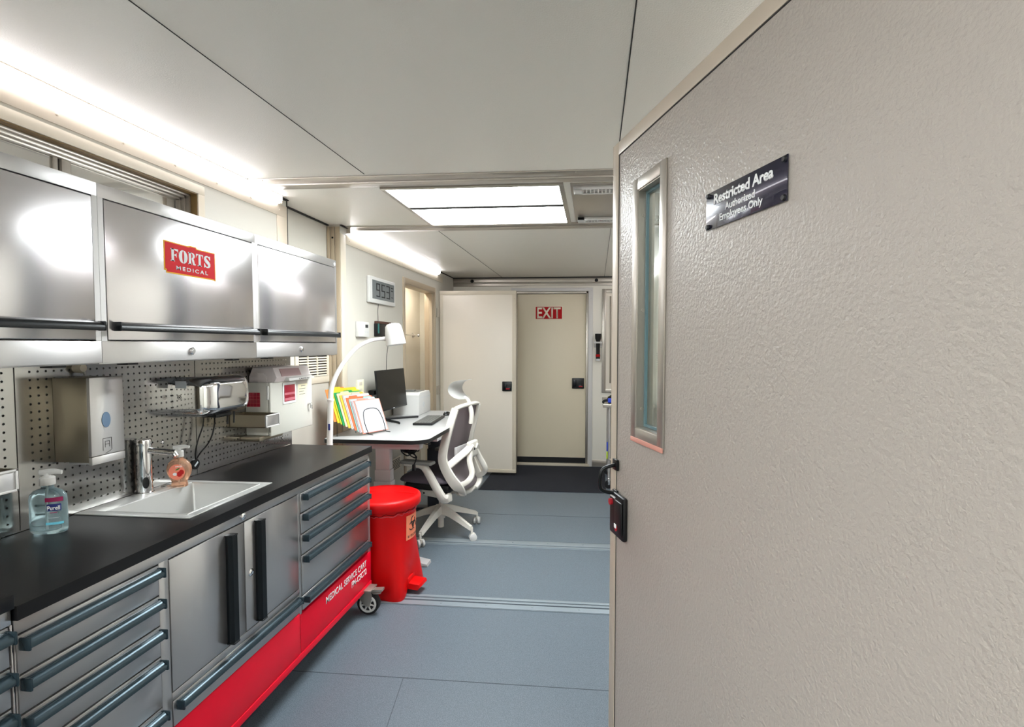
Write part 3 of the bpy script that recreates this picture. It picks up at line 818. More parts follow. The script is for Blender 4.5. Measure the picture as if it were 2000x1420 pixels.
# middle: double doors + wide drawer
for (a, b, hy) in ((1.480, 1.824, 1.738), (1.829, 2.183, 1.900)):
    d = ob('cabinet_door', B(((FX-.018, a, .458), (FX+.001, b, .868), .002)), 'steeldark', cart)
    m = MB(); poly = [(-.012, 0), (-.016, .012), (-.010, .026), (.012, .028), (.014, .020), (-.004, .018), (-.006, 0)]
    m.prism(poly, (FX+.001, hy, .472), (0, 1, 0), (1, 0, 0), (0, 0, .380)); m.box((FX+.001, hy-.017, .468), (FX+.030, hy+.015, .474), .002); m.box((FX+.001, hy-.017, .850), (FX+.030, hy+.015, .856), .002)
    ob('handle', m, 'handleblk', d)
for (yy, zz) in ((1.858, .668), (1.822, .893)):
    m = MB().lathe([(.0135, FX), (.014, FX+.004), (.010, FX+.007)], (0, yy, zz), 18, 'x'); m.lathe([(.006, FX+.006), (.006, FX+.009)], (0, yy, zz), 10, 'x')
    ob('lock', m, 'chrome', cart)
drawer(cart, 1.480, 2.184, .347, .428, FX+.0005, 'steeldark', hin=.016)
# left unit drawers
for (z0, z1) in ((.779, .868), (.687, .775), (.594, .683), (.44, .590), (.347, .436)):
    drawer(cart, CY0+.005, 1.440, z0, z1, FX+.0005, 'steeldark', hin=.008)
cart_wheel(cart, -1.262, 2.868, 0)
cart_wheel(cart, -1.68, 2.86, PI, False)
cart_wheel(cart, -1.68, 1.15, PI, False); cart_wheel(cart, -1.30, 1.15, 0, False)
# rubber corner bumper and scratches skipped; neighbouring taller cart at the left
c2 = thing('drawer_cart', 'slightly taller stainless drawer cart butting the near end of the long cart', 'cart', (-1.52, .68, 0))
m = MB(); Y0 = .30; Y1 = 1.041; dz = .03
m.box((XW+.05, Y0, .16), (FX-.02, Y1, .937), .002); m.box((FX-.02, Y0, .90), (FX, Y1, .937), .002)
m.box((FX-.02, Y1-.004, .16), (FX+.001, Y1, .90), .001)
ob('cart_body', m, 'steelv', c2)
ob('worktop', B(((PX+.001, Y0, .937), (FX+.010, Y1, .97), .002)), 'worktop', c2)
ob('base_panel', B(((FX-.02, Y0, .133), (FX+.001, Y1, .345), .002)), 'red', c2)
for (z0, z1) in ((.809, .898), (.717, .805), (.624, .713), (.44, .620), (.347, .436)):
    drawer(c2, Y0+.005, Y1-.007, z0, z1, FX+.0005, 'steeldark', hin=.01)
for yy in (.4, .94):
    cart_wheel(c2, -1.30, yy, 0, False); cart_wheel(c2, -1.68, yy, PI, False)

# ---- sink
t = thing('sink', 'rectangular stainless drop-in sink with a faucet deck set into the black worktop', 'sink', ((SX0+SX1)/2, (SY0+SY1)/2, .78))
m = MB(); z = .9405; zt = .9445
ox0, ox1, oy0, oy1 = -1.752, -1.334, 1.636, 2.098
m.box((ox0, oy0, z), (ox1, SY0+.004, zt), .0015); m.box((ox0, SY1-.004, z), (ox1, oy1, zt), .0015)
m.box((ox0, SY0+.004, z), (SX0+.004, SY1-.004, zt), .0015); m.box((SX1-.004, SY0+.004, z), (ox1, SY1-.004, zt), .0015)
# raised rim bead round the bowl
rim = [(SX0+.002, SY0+.002, zt), (SX1-.002, SY0+.002, zt), (SX1-.002, SY1-.002, zt), (SX0+.002, SY1-.002, zt)]
for a, b in zip(rim, rim[1:]+rim[:1]): m.tube([a, b], .0022, 8)
ob('sink_rim', m, 'sinksteel', t)
m = MB(); e = .0035; bz = .775
def bowl(p, q):
    pass
x0, x1, y0, y1 = SX0+.004, SX1-.004, SY0+.004, SY1-.004; f = .02
V = [m.bm.verts.new(v) for v in ((x0, y0, zt-.001), (x1, y0, zt-.001), (x1, y1, zt-.001), (x0, y1, zt-.001), (x0+f, y0+f, bz), (x1-f, y0+f, bz), (x1-f, y1-f, bz), (x0+f, y1-f, bz))]
for k in range(4): m.bm.faces.new((V[k], V[(k+1) % 4], V[4+(k+1) % 4], V[4+k]))
m.bm.faces.new(V[4:])
es = [e_ for e_ in m.bm.edges if not e_.is_boundary]
bmesh.ops.bevel(m.bm, geom=es, offset=.014, segments=4, affect='EDGES', profile=.5)
ret = bmesh.ops.solidify(m.bm, geom=m.bm.faces[:], thickness=-.0015)
ob('bowl', m, 'sinksteel', t)
ob('drain', MB().lathe([(.028, bz+.002), (.03, bz+.005), (.022, bz+.006), (.018, bz+.002)], ((SX0+SX1)/2, 1.88, 0), 24), 'chrome', t)

# ---- faucet
fcx, fcy = -1.722, 1.893
t = thing('faucet', 'chrome sensor faucet with a straight spout behind the sink', 'faucet', (fcx, fcy, zt))
z = zt
m = MB().lathe([(.031, z), (.031, z+.006), (.0255, z+.008), (.0252, z+.185), (.0252, z+.187), (.0258, z+.192), (.0258, z+.205), (.024, z+.209)], (fcx, fcy, 0), 36)
ob('faucet_body', m, 'chrome', t)
m = MB().tube([(fcx+.012, fcy, z+.168), (fcx+.130, fcy, z+.160)], .0115, 20, flat=.85)
ob('spout', m, 'chrome', t)
m = MB().tube([(fcx+.120, fcy, z+.163), (fcx+.132, fcy, z+.146)], .010, 18); ob('aerator', m, 'chrome', t)
m = MB(); m.lathe([(.011, 0), (.011, .0022), (.009, .003)], (0, 0, 0), 24, 'x', sx=1, sy=2.0)
m.bm.transform(Matrix.Translation((fcx, fcy, z+.045)) @ Matrix.Rotation(math.radians(-42), 4, 'Z') @ Matrix.Translation((.0245, 0, 0)))
ob('sensor', m, 'black', t)
tag(ob('deck_cap', MB().lathe([(.018, zt), (.019, zt+.005), (.016, zt+.008)], (-1.715, 1.985, 0), 24), 'chrome'), 'low round chrome cap on the sink deck between the faucet and soap', 'cap')

# ---- hand sanitizer
def bottle(name, label, cx, cy, z0, prof, sx, sy, rot, m_, pump_z, pump_r, spout_dir, cat='bottle'):
    t = thing(name, label, cat, (cx, cy, z0))
    mb = MB(); mb.lathe([(r, z) for r, z in prof], (0, 0, 0), 40, sx=sx, sy=sy)
    mb.bm.transform(Matrix.Translation((cx, cy, z0)) @ Matrix.Rotation(rot, 4, 'Z'))
    ob('bottle_body', mb, m_, t)
    a = Vector((math.cos(spout_dir), math.sin(spout_dir), 0)); zt_ = z0+pump_z
    mb = MB().lathe([(pump_r, zt_), (pump_r*1.02, zt_+.004), (pump_r, zt_+.022), (pump_r*.85, zt_+.025), (pump_r*.42, zt_+.027), (pump_r*.40, zt_+.036)], (cx, cy, 0), 24)
    c = Vector((cx, cy, zt_+.038))
    mb.tube([c-a*pump_r*1.2+Vector((0, 0, -.002)), c, c+a*pump_r*1.2+Vector((0, 0, .003)), c+a*pump_r*2.4+Vector((0, 0, .001))], (lambda q: pump_r*(.55-.3*abs(q-.35))), 12, smooth=4, flat=.5)
    ob('pump', mb, 'white', t)
    mb = MB().cyl((cx, cy, z0+.012), (cx, cy, zt_), .003, 8); ob('dip_tube', mb, 'white', t)
    return t
def sup(prof): return prof
sz = .94
pr_ = [(.040, .0), (.046, .004), (.048, .012), (.048, .105), (.046, .118), (.036, .130), (.018, .138), (.0165, .140), (.0165, .148)]
sc = (-1.668, 1.478)
t = bottle('hand_sanitizer', 'clear bottle of bluish hand sanitizer gel with white pump on the black worktop', sc[0], sc[1], sz, pr_, 1.08, .56, math.radians(12), 'gel', .148, .019, math.radians(5))
a = math.radians(12); ux = Vector((math.cos(a), math.sin(a), 0)); nn = Vector((math.sin(a), -math.cos(a), 0))
def lab(cx, cy, s0, s1, z0, z1, rad, name, mt, parent, thick=.0008, rx=.048*1.08, ry=.048*.56, ang=a, off=.0006, n=10, base=sz):
    """patch of label wrapped on an elliptical bottle, angle range s0..s1 in degrees about the bottle axis"""
    mb = MB()
    def P_(k, j, o):
        th = math.radians(s0+(s1-s0)*k/n)
        x = (rx+o)*math.cos(th); y = (ry+o)*math.sin(th)
        return Vector((cx+x*math.cos(ang)-y*math.sin(ang), cy+x*math.sin(ang)+y*math.cos(ang), base+(z0 if j == 0 else z1)))
    rows = [[mb.bm.verts.new(P_(k, j, off+o)) for (j, o) in ((0, 0), (1, 0), (1, thick), (0, thick))] for k in range(n+1)]
    for A_, B_ in zip(rows, rows[1:]):
        for q in range(4): mb.bm.faces.new((A_[q], A_[(q+1) % 4], B_[(q+1) % 4], B_[q]))
    mb.bm.faces.new(rows[0]); mb.bm.faces.new(rows[-1][::-1])
    return ob(name, mb, mt, parent)
lb = lab(*sc, -78, -22, .100, .113, 0, 'label', 'purple', t)
lab(*sc, -74, -30, .072, .093, 0, 'label', 'navy', t, off=.0008)
lab(*sc, -78, -22, .030, .037, 0, 'label', 'cyan', t)
lab(*sc, -70, -40, .050, .0515, 0, 'label', 'labelgrey', t); lab(*sc, -66, -44, .066, .068, 0, 'label', 'purple', t)
o_ = Vector((sc[0], sc[1], sz))+ux*.048*1.08*math.cos(math.radians(-52))*.55+nn*.0292+Vector((0, 0, .075))
text('lettering', 'Purell', 'signwhite', t, o_, (ux-nn*.42), (0, 0, 1), .030, .013, bold=.02, thick=.0012)

# ---- hand soap
pr_ = [(.026, .0), (.030, .003), (.031, .010), (.028, .020), (.034, .032), (.042, .048), (.046, .066), (.044, .084), (.036, .100), (.024, .110), (.017, .114), (.016, .122)]
so = (-1.668, 2.00)
t = bottle('hand_soap', 'squat bottle of peach liquid soap with a cherry label beside the sink', so[0], so[1], sz+.0045, pr_, 1.0, .6, math.radians(14), 'soap', .121, .017, math.radians(10))
a2 = math.radians(14)
nn2 = Vector((math.sin(a2), -math.cos(a2), 0)); ux2 = Vector((math.cos(a2), math.sin(a2), 0))
cc = Vector((so[0], so[1], sz+.0045+.064))+nn2*.0282+ux2*.004
def disc(mb, c, ux, uz, rx, rz, th, n=24):
    mb.prism([(rx*math.cos(2*PI*k/n), rz*math.sin(2*PI*k/n)) for k in range(n)], c, ux, uz, nn2*th)
m = MB(); disc(m, cc, ux2, (0, 0, 1), .030, .031, .0004); ob('label', m, mat('pink_label', 'f08a70', .5), t)
m = MB(); disc(m, cc+ux2*.010-Vector((0, 0, .008))+nn2*.0004, ux2, (0, 0, 1), .010, .0105, .001); disc(m, cc+ux2*.018+nn2*.0004, ux2, (0, 0, 1), .009, .010, .001); ob('cherry_picture', m, 'cherry', t)
m = MB(); disc(m, cc-ux2*.006-Vector((0, 0, .008))+nn2*.0004, ux2, (0, 0, 1), .008, .006, .001); ob('blossom_picture', m, 'signwhite', t)
m = MB(); disc(m, cc+ux2*.004+Vector((0, 0, .012))+nn2*.0004, (ux2+Vector((0, 0, .5))).normalized(), (0, 0, 1), .009, .003, .001); ob('leaf_picture', m, 'leaf', t)
text('lettering', 'softsoap', 'signwhite', t, cc+nn2*.0006+ux2*-.004+Vector((0, 0, .019)), ux2, (0, 0, 1), .024, .006, bold=.02, thick=.0008)

# ---- towel dispenser (steel box) on the pegboard
t = thing('paper_towel_dispenser', 'tall stainless box dispenser with an oval sight window on the pegboard', 'dispenser', (PX, 1.64, 1.13))
m = MB(); ax0, ax1, ay0, ay1, az0, az1 = PX, -1.622, 1.582, 1.704, 1.132, 1.408
m.box((ax0, ay0, az0), (ax1-.012, ay1, az1), .002)
ob('dispenser_body', m, 'dispsteel', t)
fc = ob('front_cover', B(((ax1-.012, ay0-.001, az0+.02), (ax1, ay1+.001, az1+.001), .002)), 'steel', t)
ob('lower_lip', B(((ax1-.012, ay0-.001, az0-.008), (ax1+.001, ay1+.001, az0+.018), .002)), 'steel', t)
m = MB().lathe([(.0215, ax1), (.0215, ax1+.002), (.019, ax1+.0025)], (0, 1.636, 1.267), 28, 'x', sx=.72, sy=1.2)
ob('sight_window', m, mat('blue_window', '6d87a5', .3), t)
m = MB()
for (p, q) in (((1.622, 1.205), (1.654, 1.205)), ((1.654, 1.205), (1.654, 1.165)), ((1.622, 1.205), (1.622, 1.165)), ((1.630, 1.195), (1.646, 1.195)), ((1.630, 1.185), (1.646, 1.185)), ((1.630, 1.195), (1.630, 1.175)), ((1.646, 1.195), (1.646, 1.175)), ((1.63, 1.155), (1.652, 1.163))):
    m.tube([(ax1+.0003, p[0], p[1]), (ax1+.0003, q[0], q[1])], .0007, 5)
ob('engraved_mark', m, 'seam', t)
ob('towel_end', B(((PX+.03, 1.60, 1.122), (ax1-.03, 1.69, 1.132), .002)), 'paper', t)
# knob above dispenser
t = thing('hanging_hook', 'small cream rubber hook hanging over the towel dispenser', 'hook', (PX, 1.665, 1.425))
ob('cap', MB().lathe([(.016, PX), (.017, PX+.02), (.013, PX+.028)], (0, 1.665, 1.437), 20, 'x'), 'cream', t)
ob('tip', MB().tube([(PX+.02, 1.668, 1.43), (PX+.026, 1.672, 1.415), (PX+.028, 1.67, 1.408)], .005, 8, smooth=3), 'white', t)

# ---- steel trays on the pegboard
for (y0, lab_) in ((1.200, 'small steel box tray on the pegboard at the left picture edge'), (2.426, 'small steel box tray on the pegboard between hand dryer and sharps container')):
    t = thing('metal_tray', lab_, 'tray', (PX, y0+.057, 1.115), group='small steel trays on the pegboard')
    y1 = y0+.112; m = MB(); z0, z1 = 1.117, 1.178
    m.box((PX, y0, z0), (-1.575, y1, z0+.003)); m.box((PX, y0, z0), (-1.575, y0+.003, z1)); m.box((PX, y1-.003, z0), (-1.575, y1, z1)); m.box((PX, y0, z0), (PX+.003, y1, z1))
    ob('tray_body', m, 'dispsteel', t)
    ob('front_plate', B(((-1.575, y0, z0), (-1.570, y1, z1), .001)), 'steel', t)
    m = B(((-1.570, y0, z0), (-1.567, y0+.006, z1), .001), ((-1.570, y1-.006, z0), (-1.567, y1, z1), .001), ((-1.570, y0, z1-.006), (-1.567, y1, z1), .001), ((-1.570, y0, z0), (-1.567, y1, z0+.006), .001))
    ob('plate_frame', m, 'whitemetal', t)

# ---- hand dryer
t = thing('hand_dryer', 'polished chrome hand dryer with rounded corners on the pegboard', 'hand dryer', (PX, 2.22, 1.21))
def rounded_box(y0, y1, z0, z1, x0, x1, r, bulge, n=8):
    m = MB()
    yc, zc = (y0+y1)/2, (z0+z1)/2
    def ring(x, ins):
        pts = []
        a_, b_ = (y1-y0)/2-ins, (z1-z0)/2-ins*.6; rr = min(r, a_*.9, b_*.9)
        for (sy_, sz_, st) in ((1, 1, 0), (-1, 1, PI/2), (-1, -1, PI), (1, -1, 1.5*PI)):
            for k in range(n+1):
                th = st+PI/2*k/n
                pts.append(m.bm.verts.new((x, yc+sy_*(a_-rr)+rr*math.cos(th), zc+sz_*(b_-rr)+rr*math.sin(th))))
        return pts
    rings = [ring(x0, 0)]
    for k in range(0, 9):
        th = PI/2*k/8
        rings.append(ring(x1-bulge+bulge*math.sin(th), bulge*(1-math.cos(th))))
    for A_, B_ in zip(rings, rings[1:]):
        L_ = len(A_)
        for k in range(L_): m.bm.faces.new((A_[k], A_[(k+1) % L_], B_[(k+1) % L_], B_[k]))
    m.bm.faces.new(rings[0][::-1]); m.bm.faces.new(rings[-1])
    return m
ob('cover', rounded_box(2.076, 2.378, 1.212, 1.380, PX+.0005, -1.592, .040, .062), 'chrome', t)
ob('air_outlet', B(((-1.70, 2.17, 1.200), (-1.63, 2.27, 1.214), .003)), 'black', t)
m = B(((-1.752+.014, 2.0752, 1.335), (-1.752+.062, 2.0762, 1.365))); ob('rating_label', m, 'labelgrey', t)
m = MB(); cpt = Vector((-1.722, 2.0752, 1.297)); m.tube([cpt+Vector((.008*math.cos(k*PI/8), 0, .008*math.sin(k*PI/8))) for k in range(16)], .0009, 6, closed=True); m.cyl(cpt, cpt+Vector((0, -.0005, 0)), .003, 10)
ob('caution_mark', m, 'seam', t)

# ---- hanging black strap
t = thing('hanging_lanyard', 'black looped strap with a round pendant hanging below the hand dryer', 'lanyard', (-1.70, 2.2, 1.0))
m = MB()
m.tube([(-1.71, 2.20, 1.215), (-1.71, 2.19, 1.16), (-1.715, 2.165, 1.10), (-1.72, 2.155, 1.05), (-1.722, 2.158, 1.02)], .0035, 8, smooth=6, flat=.5)
m.tube([(-1.70, 2.245, 1.215), (-1.70, 2.25, 1.16), (-1.705, 2.225, 1.09), (-1.715, 2.18, 1.045), (-1.722, 2.162, 1.02)], .004, 8, smooth=6, flat=.5)
parts('strap', m, 'black', t)
c = Vector((-1.728, 2.160, .998))
m = MB(); m.tube([c-Vector((.006, 0, 0)), c+Vector((.006, 0, 0))], .022, 24); ob('pendant', m, 'black', t)
ob('pendant_face', MB().box((c.x+.0055, c.y-.012, c.z-.004), (c.x+.0075, c.y+.014, c.z+.004), .001, rot=Matrix.Rotation(math.radians(40), 3, 'X')), 'labelgrey', t)
for yy, lb_ in ((2.325, 'short black strap end under the dryer, the one nearer its middle'), (2.37, 'short black strap end under the far right edge of the dryer')):
    tag(ob('strap_end', MB().tube([(-1.69, yy, 1.215), (-1.69, yy-.004, 1.15)], .004, 8), 'black'), lb_, 'strap')

# ---- sharps container
t = thing('sharps_container', 'pale grey wall sharps container cabinet with red window, label and keys', 'sharps container', (PX, 2.74, 1.05))
sx1 = -1.622; y0, y1, z0, z1 = 2.545, 2.945, 1.058, 1.325
ob('cabinet_body', B(((PX+.0005, y0, z0), (sx1-.014, y1, z1), .006)), 'sharps', t)
dr = ob('cabinet_door', B(((sx1-.013, y0+.004, z0-.005), (sx1, y1+.004, z1+.002), .008)), 'sharps', t)
ob('hinge', MB().cyl((sx1-.012, y0, 1.24), (sx1-.012, y0, 1.31), .005, 10), 'white', t)
m = B(((sx1, 2.655, 1.205), (sx1+.003, 2.775, 1.318), .008)); ob('window_bezel', m, 'signwhite', t)
m = B(((sx1+.003, 2.665, 1.218), (sx1+.0045, 2.765, 1.305), .004)); ob('window_pane', m, 'sharpsred', t)
m = B(((sx1+.0045, 2.668, 1.222), (sx1+.005, 2.762, 1.236), 0), ((sx1+.0045, 2.668, 1.252), (sx1+.005, 2.762, 1.264), 0)); parts('contents', m, mat('pink_contents', 'c46a78', .4), t)
ob('side_window', B(((-1.745, y0-.0015, 1.205), (-1.675, y0+.001, 1.275), .0008)), 'sharpsred', t)
m = MB()
for k in range(5):
    m.box((-1.745+k*.0175-.0008, y0-.0022, 1.205), (-1.745+k*.0175+.0008, y0-.001, 1.275)); m.box((-1.745, y0-.0022, 1.205+k*.0175-.0008), (-1.675, y0-.001, 1.205+k*.0175+.0008))
ob('side_grid', m, mat('dull_red_grid', 'c2585a', .5), t)
lb = ob('caution_label', B(((sx1, 2.80, 1.225), (sx1+.001, 2.893, 1.30), 0)), 'yellowpaper', t)
m = MB()
for k, (a_, b_) in enumerate(((2.83, 2.875), (2.81, 2.875), (2.81, 2.86), (2.81, 2.87))): m.box((sx1+.0008, a_, 1.287-k*.015), (sx1+.0014, b_, 1.290-k*.015))
ob('label_print', m, 'key', lb if False else t)
# funnel lid on top
m = MB()
m.prism([(0, 0), (.135, 0), (.150, .025), (.13, .075), (.02, .075), (0, .03)], (PX+.002, 2.575, z1), (1, 0, 0), (0, 0, 1), (0, .33, 0), .004)
ob('funnel_lid', m, 'pink', t)
ob('lid_opening', MB().prism([(.1495, .028), (.153, .029), (.137, .067), (.134, .066)], (PX+.002, 2.62, z1), (1, 0, 0), (0, 0, 1), (0, .18, 0)), mat('lid_slot', 'ad8f90', .4), t)
m = MB(); m.prism([(0, 0), (.052, 0), (.046, .03), (.03, .046), (.0, .052)], (-1.70, 2.566, z1), (1, 0, 0), (0, 0, 1), (0, .006, 0)); ob('lid_flap', m, 'pink', t)
ob('lid_lip', MB().prism([(.12, .0), (.168, .004), (.165, .016), (.135, .026)], (PX+.002, 2.66, z1), (1, 0, 0), (0, 0, 1), (0, .25, 0), .002), 'white', t)
text('lettering', 'CAUTION', 'lcdink', t, (PX+.170, 2.75, z1+.006), (0, 1, 0), (0, 0, 1), .10, .007, thick=.0008)
k_ = MB(); kc = Vector((sx1+.002, 2.905, 1.185))
k_.tube([kc-Vector((.004, 0, 0)), kc+Vector((.010, 0, 0))], .006, 12)
k_.tube([kc+Vector((.012, .006+.010*math.cos(a_), -.006+.010*math.sin(a_))) for a_ in [2*PI*i/16 for i in range(16)]], .0009, 6, closed=True)
k_.box((kc.x+.010, kc.y-.003, kc.z-.028), (kc.x+.012, kc.y+.005, kc.z-.004), .0005); k_.box((kc.x+.013, kc.y+.008, kc.z-.034), (kc.x+.015, kc.y+.015, kc.z-.010), .0005)
ob('lock_with_keys', k_, 'chrome', t)
ob('bracket', B(((PX, 2.50, 1.035), (sx1-.03, 2.70, 1.0575), .003)), 'dispsteel', t)

# ---- wall vent
t = thing('wall_vent', 'cream louvred return air grille on the recessed wall behind the sharps container', 'vent', (-1.885, 3.44, 1.26))
m = B(((-1.885, 3.22, 1.255), (-1.878, 3.655, 1.30), .001), ((-1.885, 3.22, 1.47), (-1.878, 3.655, 1.52), .001), ((-1.885, 3.22, 1.30), (-1.878, 3.26, 1.47), .001), ((-1.885, 3.62, 1.30), (-1.878, 3.655, 1.47), .001))
for yy in (3.37, 3.49): m.box((-1.885, yy-.008, 1.30), (-1.878, yy+.008, 1.47))
for k in range(10): m.prism([(0, 0), (.010, -.008), (.010, -.010), (0, -.002)], (-1.8848, 3.26, 1.312+k*.0175), (1, 0, 0), (0, 0, 1), (0, .36, 0))
ob('grille', m, 'cream', t)
ob('grille_backing', B(((-1.8849, 3.26, 1.30), (-1.8838, 3.62, 1.47))), 'seam', t)
struct('trim_17', B(((-1.885, 3.02, .0), (-1.872, 3.05, 2.35), .001)), 'cream')

# ================================================================== DESK AREA
t = thing('standing_desk', 'white electric standing desk with black edge against the left wall', 'desk', (-1.43, 4.15, 0))
dx0, dx1, dy0, dy1, dzt = -1.782, -1.085, 3.36, 4.94, .897
def round_rect(x0, x1, y0, y1, r00, r10, r11, r01, n=6):
    P_ = []
    for (cx, cy, r, st) in ((x1-r11, y1-r11, r11, 0), (x0+r01, y1-r01, r01, PI/2), (x0+r00, y0+r00, r00, PI), (x1-r10, y0+r10, r10, 1.5*PI)):
        for k in range(n+1): P_.append((cx+r*math.cos(st+PI/2*k/n), cy+r*math.sin(st+PI/2*k/n)))
    return P_
edge = ob('desktop', MB().prism(round_rect(dx0, dx1, dy0, dy1, .03, .11, .11, .03), (0, 0, dzt-.026), (1, 0, 0), (0, 1, 0), (0, 0, .0245)), 'black', t)
ob('desktop_surface', MB().prism(round_rect(dx0+.002, dx1-.002, dy0+.002, dy1-.002, .03, .11, .11, .03), (0, 0, dzt-.0015), (1, 0, 0), (0, 1, 0), (0, 0, .0015)), 'desktop', edge)
parts('frame_beam', B(((-1.70, 3.52, .805), (-1.18, 3.60, .868), .006), ((-1.70, 4.70, .805), (-1.18, 4.78, .868), .006), ((-1.50, 3.58, .82), (-1.38, 4.72, .868), .004)), 'deskframe', t)
for (yy, mt) in ((3.56, 'deskframe'), (4.74, 'deskframed')):
    m = B(((-1.495, yy-.030, .66), (-1.395, yy+.030, .808), .003), ((-1.500, yy-.034, .58), (-1.390, yy+.034, .66), .003), ((-1.506, yy-.04, .04), (-1.384, yy+.04, .58), .003))
    ob('leg', m, mt, t)
    ob('foot', MB().prism([(-1.77, 0), (-1.77, .022), (-1.70, .040), (-1.24, .040), (-1.135, .018), (-1.13, 0)], (0, yy-.045, 0.001), (1, 0, 0), (0, 0, 1), (0, .09, 0), .003), mt if yy > 4 else 'deskframe', t)
ob('handset', MB().box((-1.15, 3.62, .846), (-1.085, 3.72, .869), .004), 'deskframe', t)
m = MB(); m.tube([(-1.14, 3.60, .858), (-1.11, 3.54, .845), (-1.13, 3.50, .850), (-1.2, 3.52, .862)], .003, 8, smooth=5); ob('cable', m, 'black', t)
# cord coil under the desk
t = thing('cable_bundle', 'tangled black power cable bundle hanging under the near end of the desk', 'cable', (-1.35, 3.75, .70))
m = MB()
for k in range(9):
    cx_, cz_ = -1.345+random.uniform(-.03, .03), .765+random.uniform(-.035, .02)
    rx_, rz_ = random.uniform(.03, .06), random.uniform(.02, .04); ph = random.uniform(0, PI)
    m.tube([(cx_+rx_*math.cos(a_+ph)+.01*math.sin(2*a_), 3.78+.02*math.sin(a_*1+k), cz_+rz_*math.sin(a_)) for a_ in [2*PI*i/20 for i in range(20)]], .0045, 6, closed=True)
m.tube([(-1.33, 3.78, .75), (-1.29, 3.77, .70), (-1.31, 3.78, .64)], .005, 8, smooth=4); m.box((-1.322, 3.768, .60), (-1.300, 3.79, .645), .004)
m.tube([(-1.345, 3.78, .78), (-1.34, 3.78, .822)], .005, 8)
ob('cords', m, 'black', t)

# ---- floor lamp (arched gooseneck)
t = thing('gooseneck_lamp', 'white gooseneck examination floor lamp arching over the desk corner', 'lamp', (-1.665, 3.22, 0))
ob('base', MB().lathe([(.13, .0), (.13, .018), (.10, .028), (.03, .034)], (-1.665, 3.16, 0), 36), 'whitemetal', t)
m = MB(); m.tube([(-1.665, 3.16, .03), (-1.667, 3.24, 1.00), (-1.667, 3.25, 1.165)], .018, 16); ob('pole', m, 'whitemetal', t)
m = MB(); m.lathe([(.0195, 1.158), (.021, 1.162), (.021, 1.172), (.017, 1.176)], (-1.667, 3.25, 0), 20); ob('collar', m, 'whitemetal', t)
m = MB().tube([(-1.667, 3.25, 1.165), (-1.664, 3.26, 1.24), (-1.642, 3.29, 1.33), (-1.605, 3.34, 1.42), (-1.555, 3.40, 1.50), (-1.49, 3.46, 1.545), (-1.44, 3.50, 1.556), (-1.405, 3.52, 1.558)], (lambda q: .0155-.004*q), 14, smooth=6)
ob('gooseneck', m, 'whitemetal', t)
ob('control_sticker', MB().box((-1.668, 3.215, .98), (-1.655, 3.218, 1.02), .0005), 'navy', t)
# shade: tapered rounded cup facing down/right
m = MB(); m.lathe([(.02, .088), (.040, .083), (.052, .070), (.060, .02), (.066, -.045), (.067, -.056), (.062, -.060), (.058, -.056), (.056, -.052)], (0, 0, 0), 36)
Wt = Matrix.Translation((-1.352, 3.535, 1.575)) @ Matrix.Rotation(math.radians(-9), 4, 'Y')
m.bm.transform(Wt); ob('lamp_shade', m, 'white', t)
m = MB(); m.lathe([(.054, -.0555), (.050, -.058)], (0, 0, 0), 30); m.bm.transform(Wt); ob('lens', m, 'silver', t)
ob('joint', MB().tube([(-1.425, 3.51, 1.557), (-1.395, 3.523, 1.560)], .015, 14), 'whitemetal', t)

# ---- file sorter and folders
fw = Vector((.40, .917, 0)).normalized(); fn = Vector((.917, -.40, 0)).normalized(); lean = math.radians(22)
fu = (Vector((0, 0, 1))*math.cos(lean)-fn*math.sin(lean)).normalized()
F0 = Vector((-1.572, 3.515, .9045)); PV = Vector((-.0152, -.0100, .0095))   # step from one slot to the next
t = thing('file_sorter', 'black wire incline file sorter holding the folders on the desk', 'file holder', (-1.66, 3.66, dzt))
m = MB()
for q in (.04, .20):
    a_ = F0+fw*q+fn*.05; b_ = F0+fw*q+PV*11
    m.tube([Vector((a_.x, a_.y, dzt+.003)), F0+fw*q+fn*.012+Vector((0, 0, -.003)), b_, Vector((b_.x, b_.y, dzt+.003))], .0022, 6)
for k in (0, 3, 6, 9):
    o = F0+PV*k+fn*.0065+Vector((0, 0, -.001))
    hgt = .17
    m.tube([o+fw*.04, o+fw*.035+fu*.09, o+fw*.065+fu*hgt, o+fw*.175+fu*hgt, o+fw*.205+fu*.09, o+fw*.20], .0024, 6, smooth=4)
m.tube([F0+fw*.02+PV*11, F0+fw*.22+PV*11], .0022, 6)
ob('wire_rack', m, 'rubber', t)
cols = [('salmon', 'dd8f7c', 'white paper sheet'), ('mauve', 'a8959b', 'white sheets'), ('grey-teal', '8fb8b0', 'white sheets'), ('orange-red', 'd8653a', ''), ('grey', 'b9b2ac', 'white sheets'),
        ('gold', 'e3b13a', ''), ('cream', 'd2c59f', ''), ('dark green', '0b8a47', ''), ('lime yellow', 'b9bd2c', ''), ('bright yellow', 'd8b81c', ''), ('orange', 'cf7a35', '')]
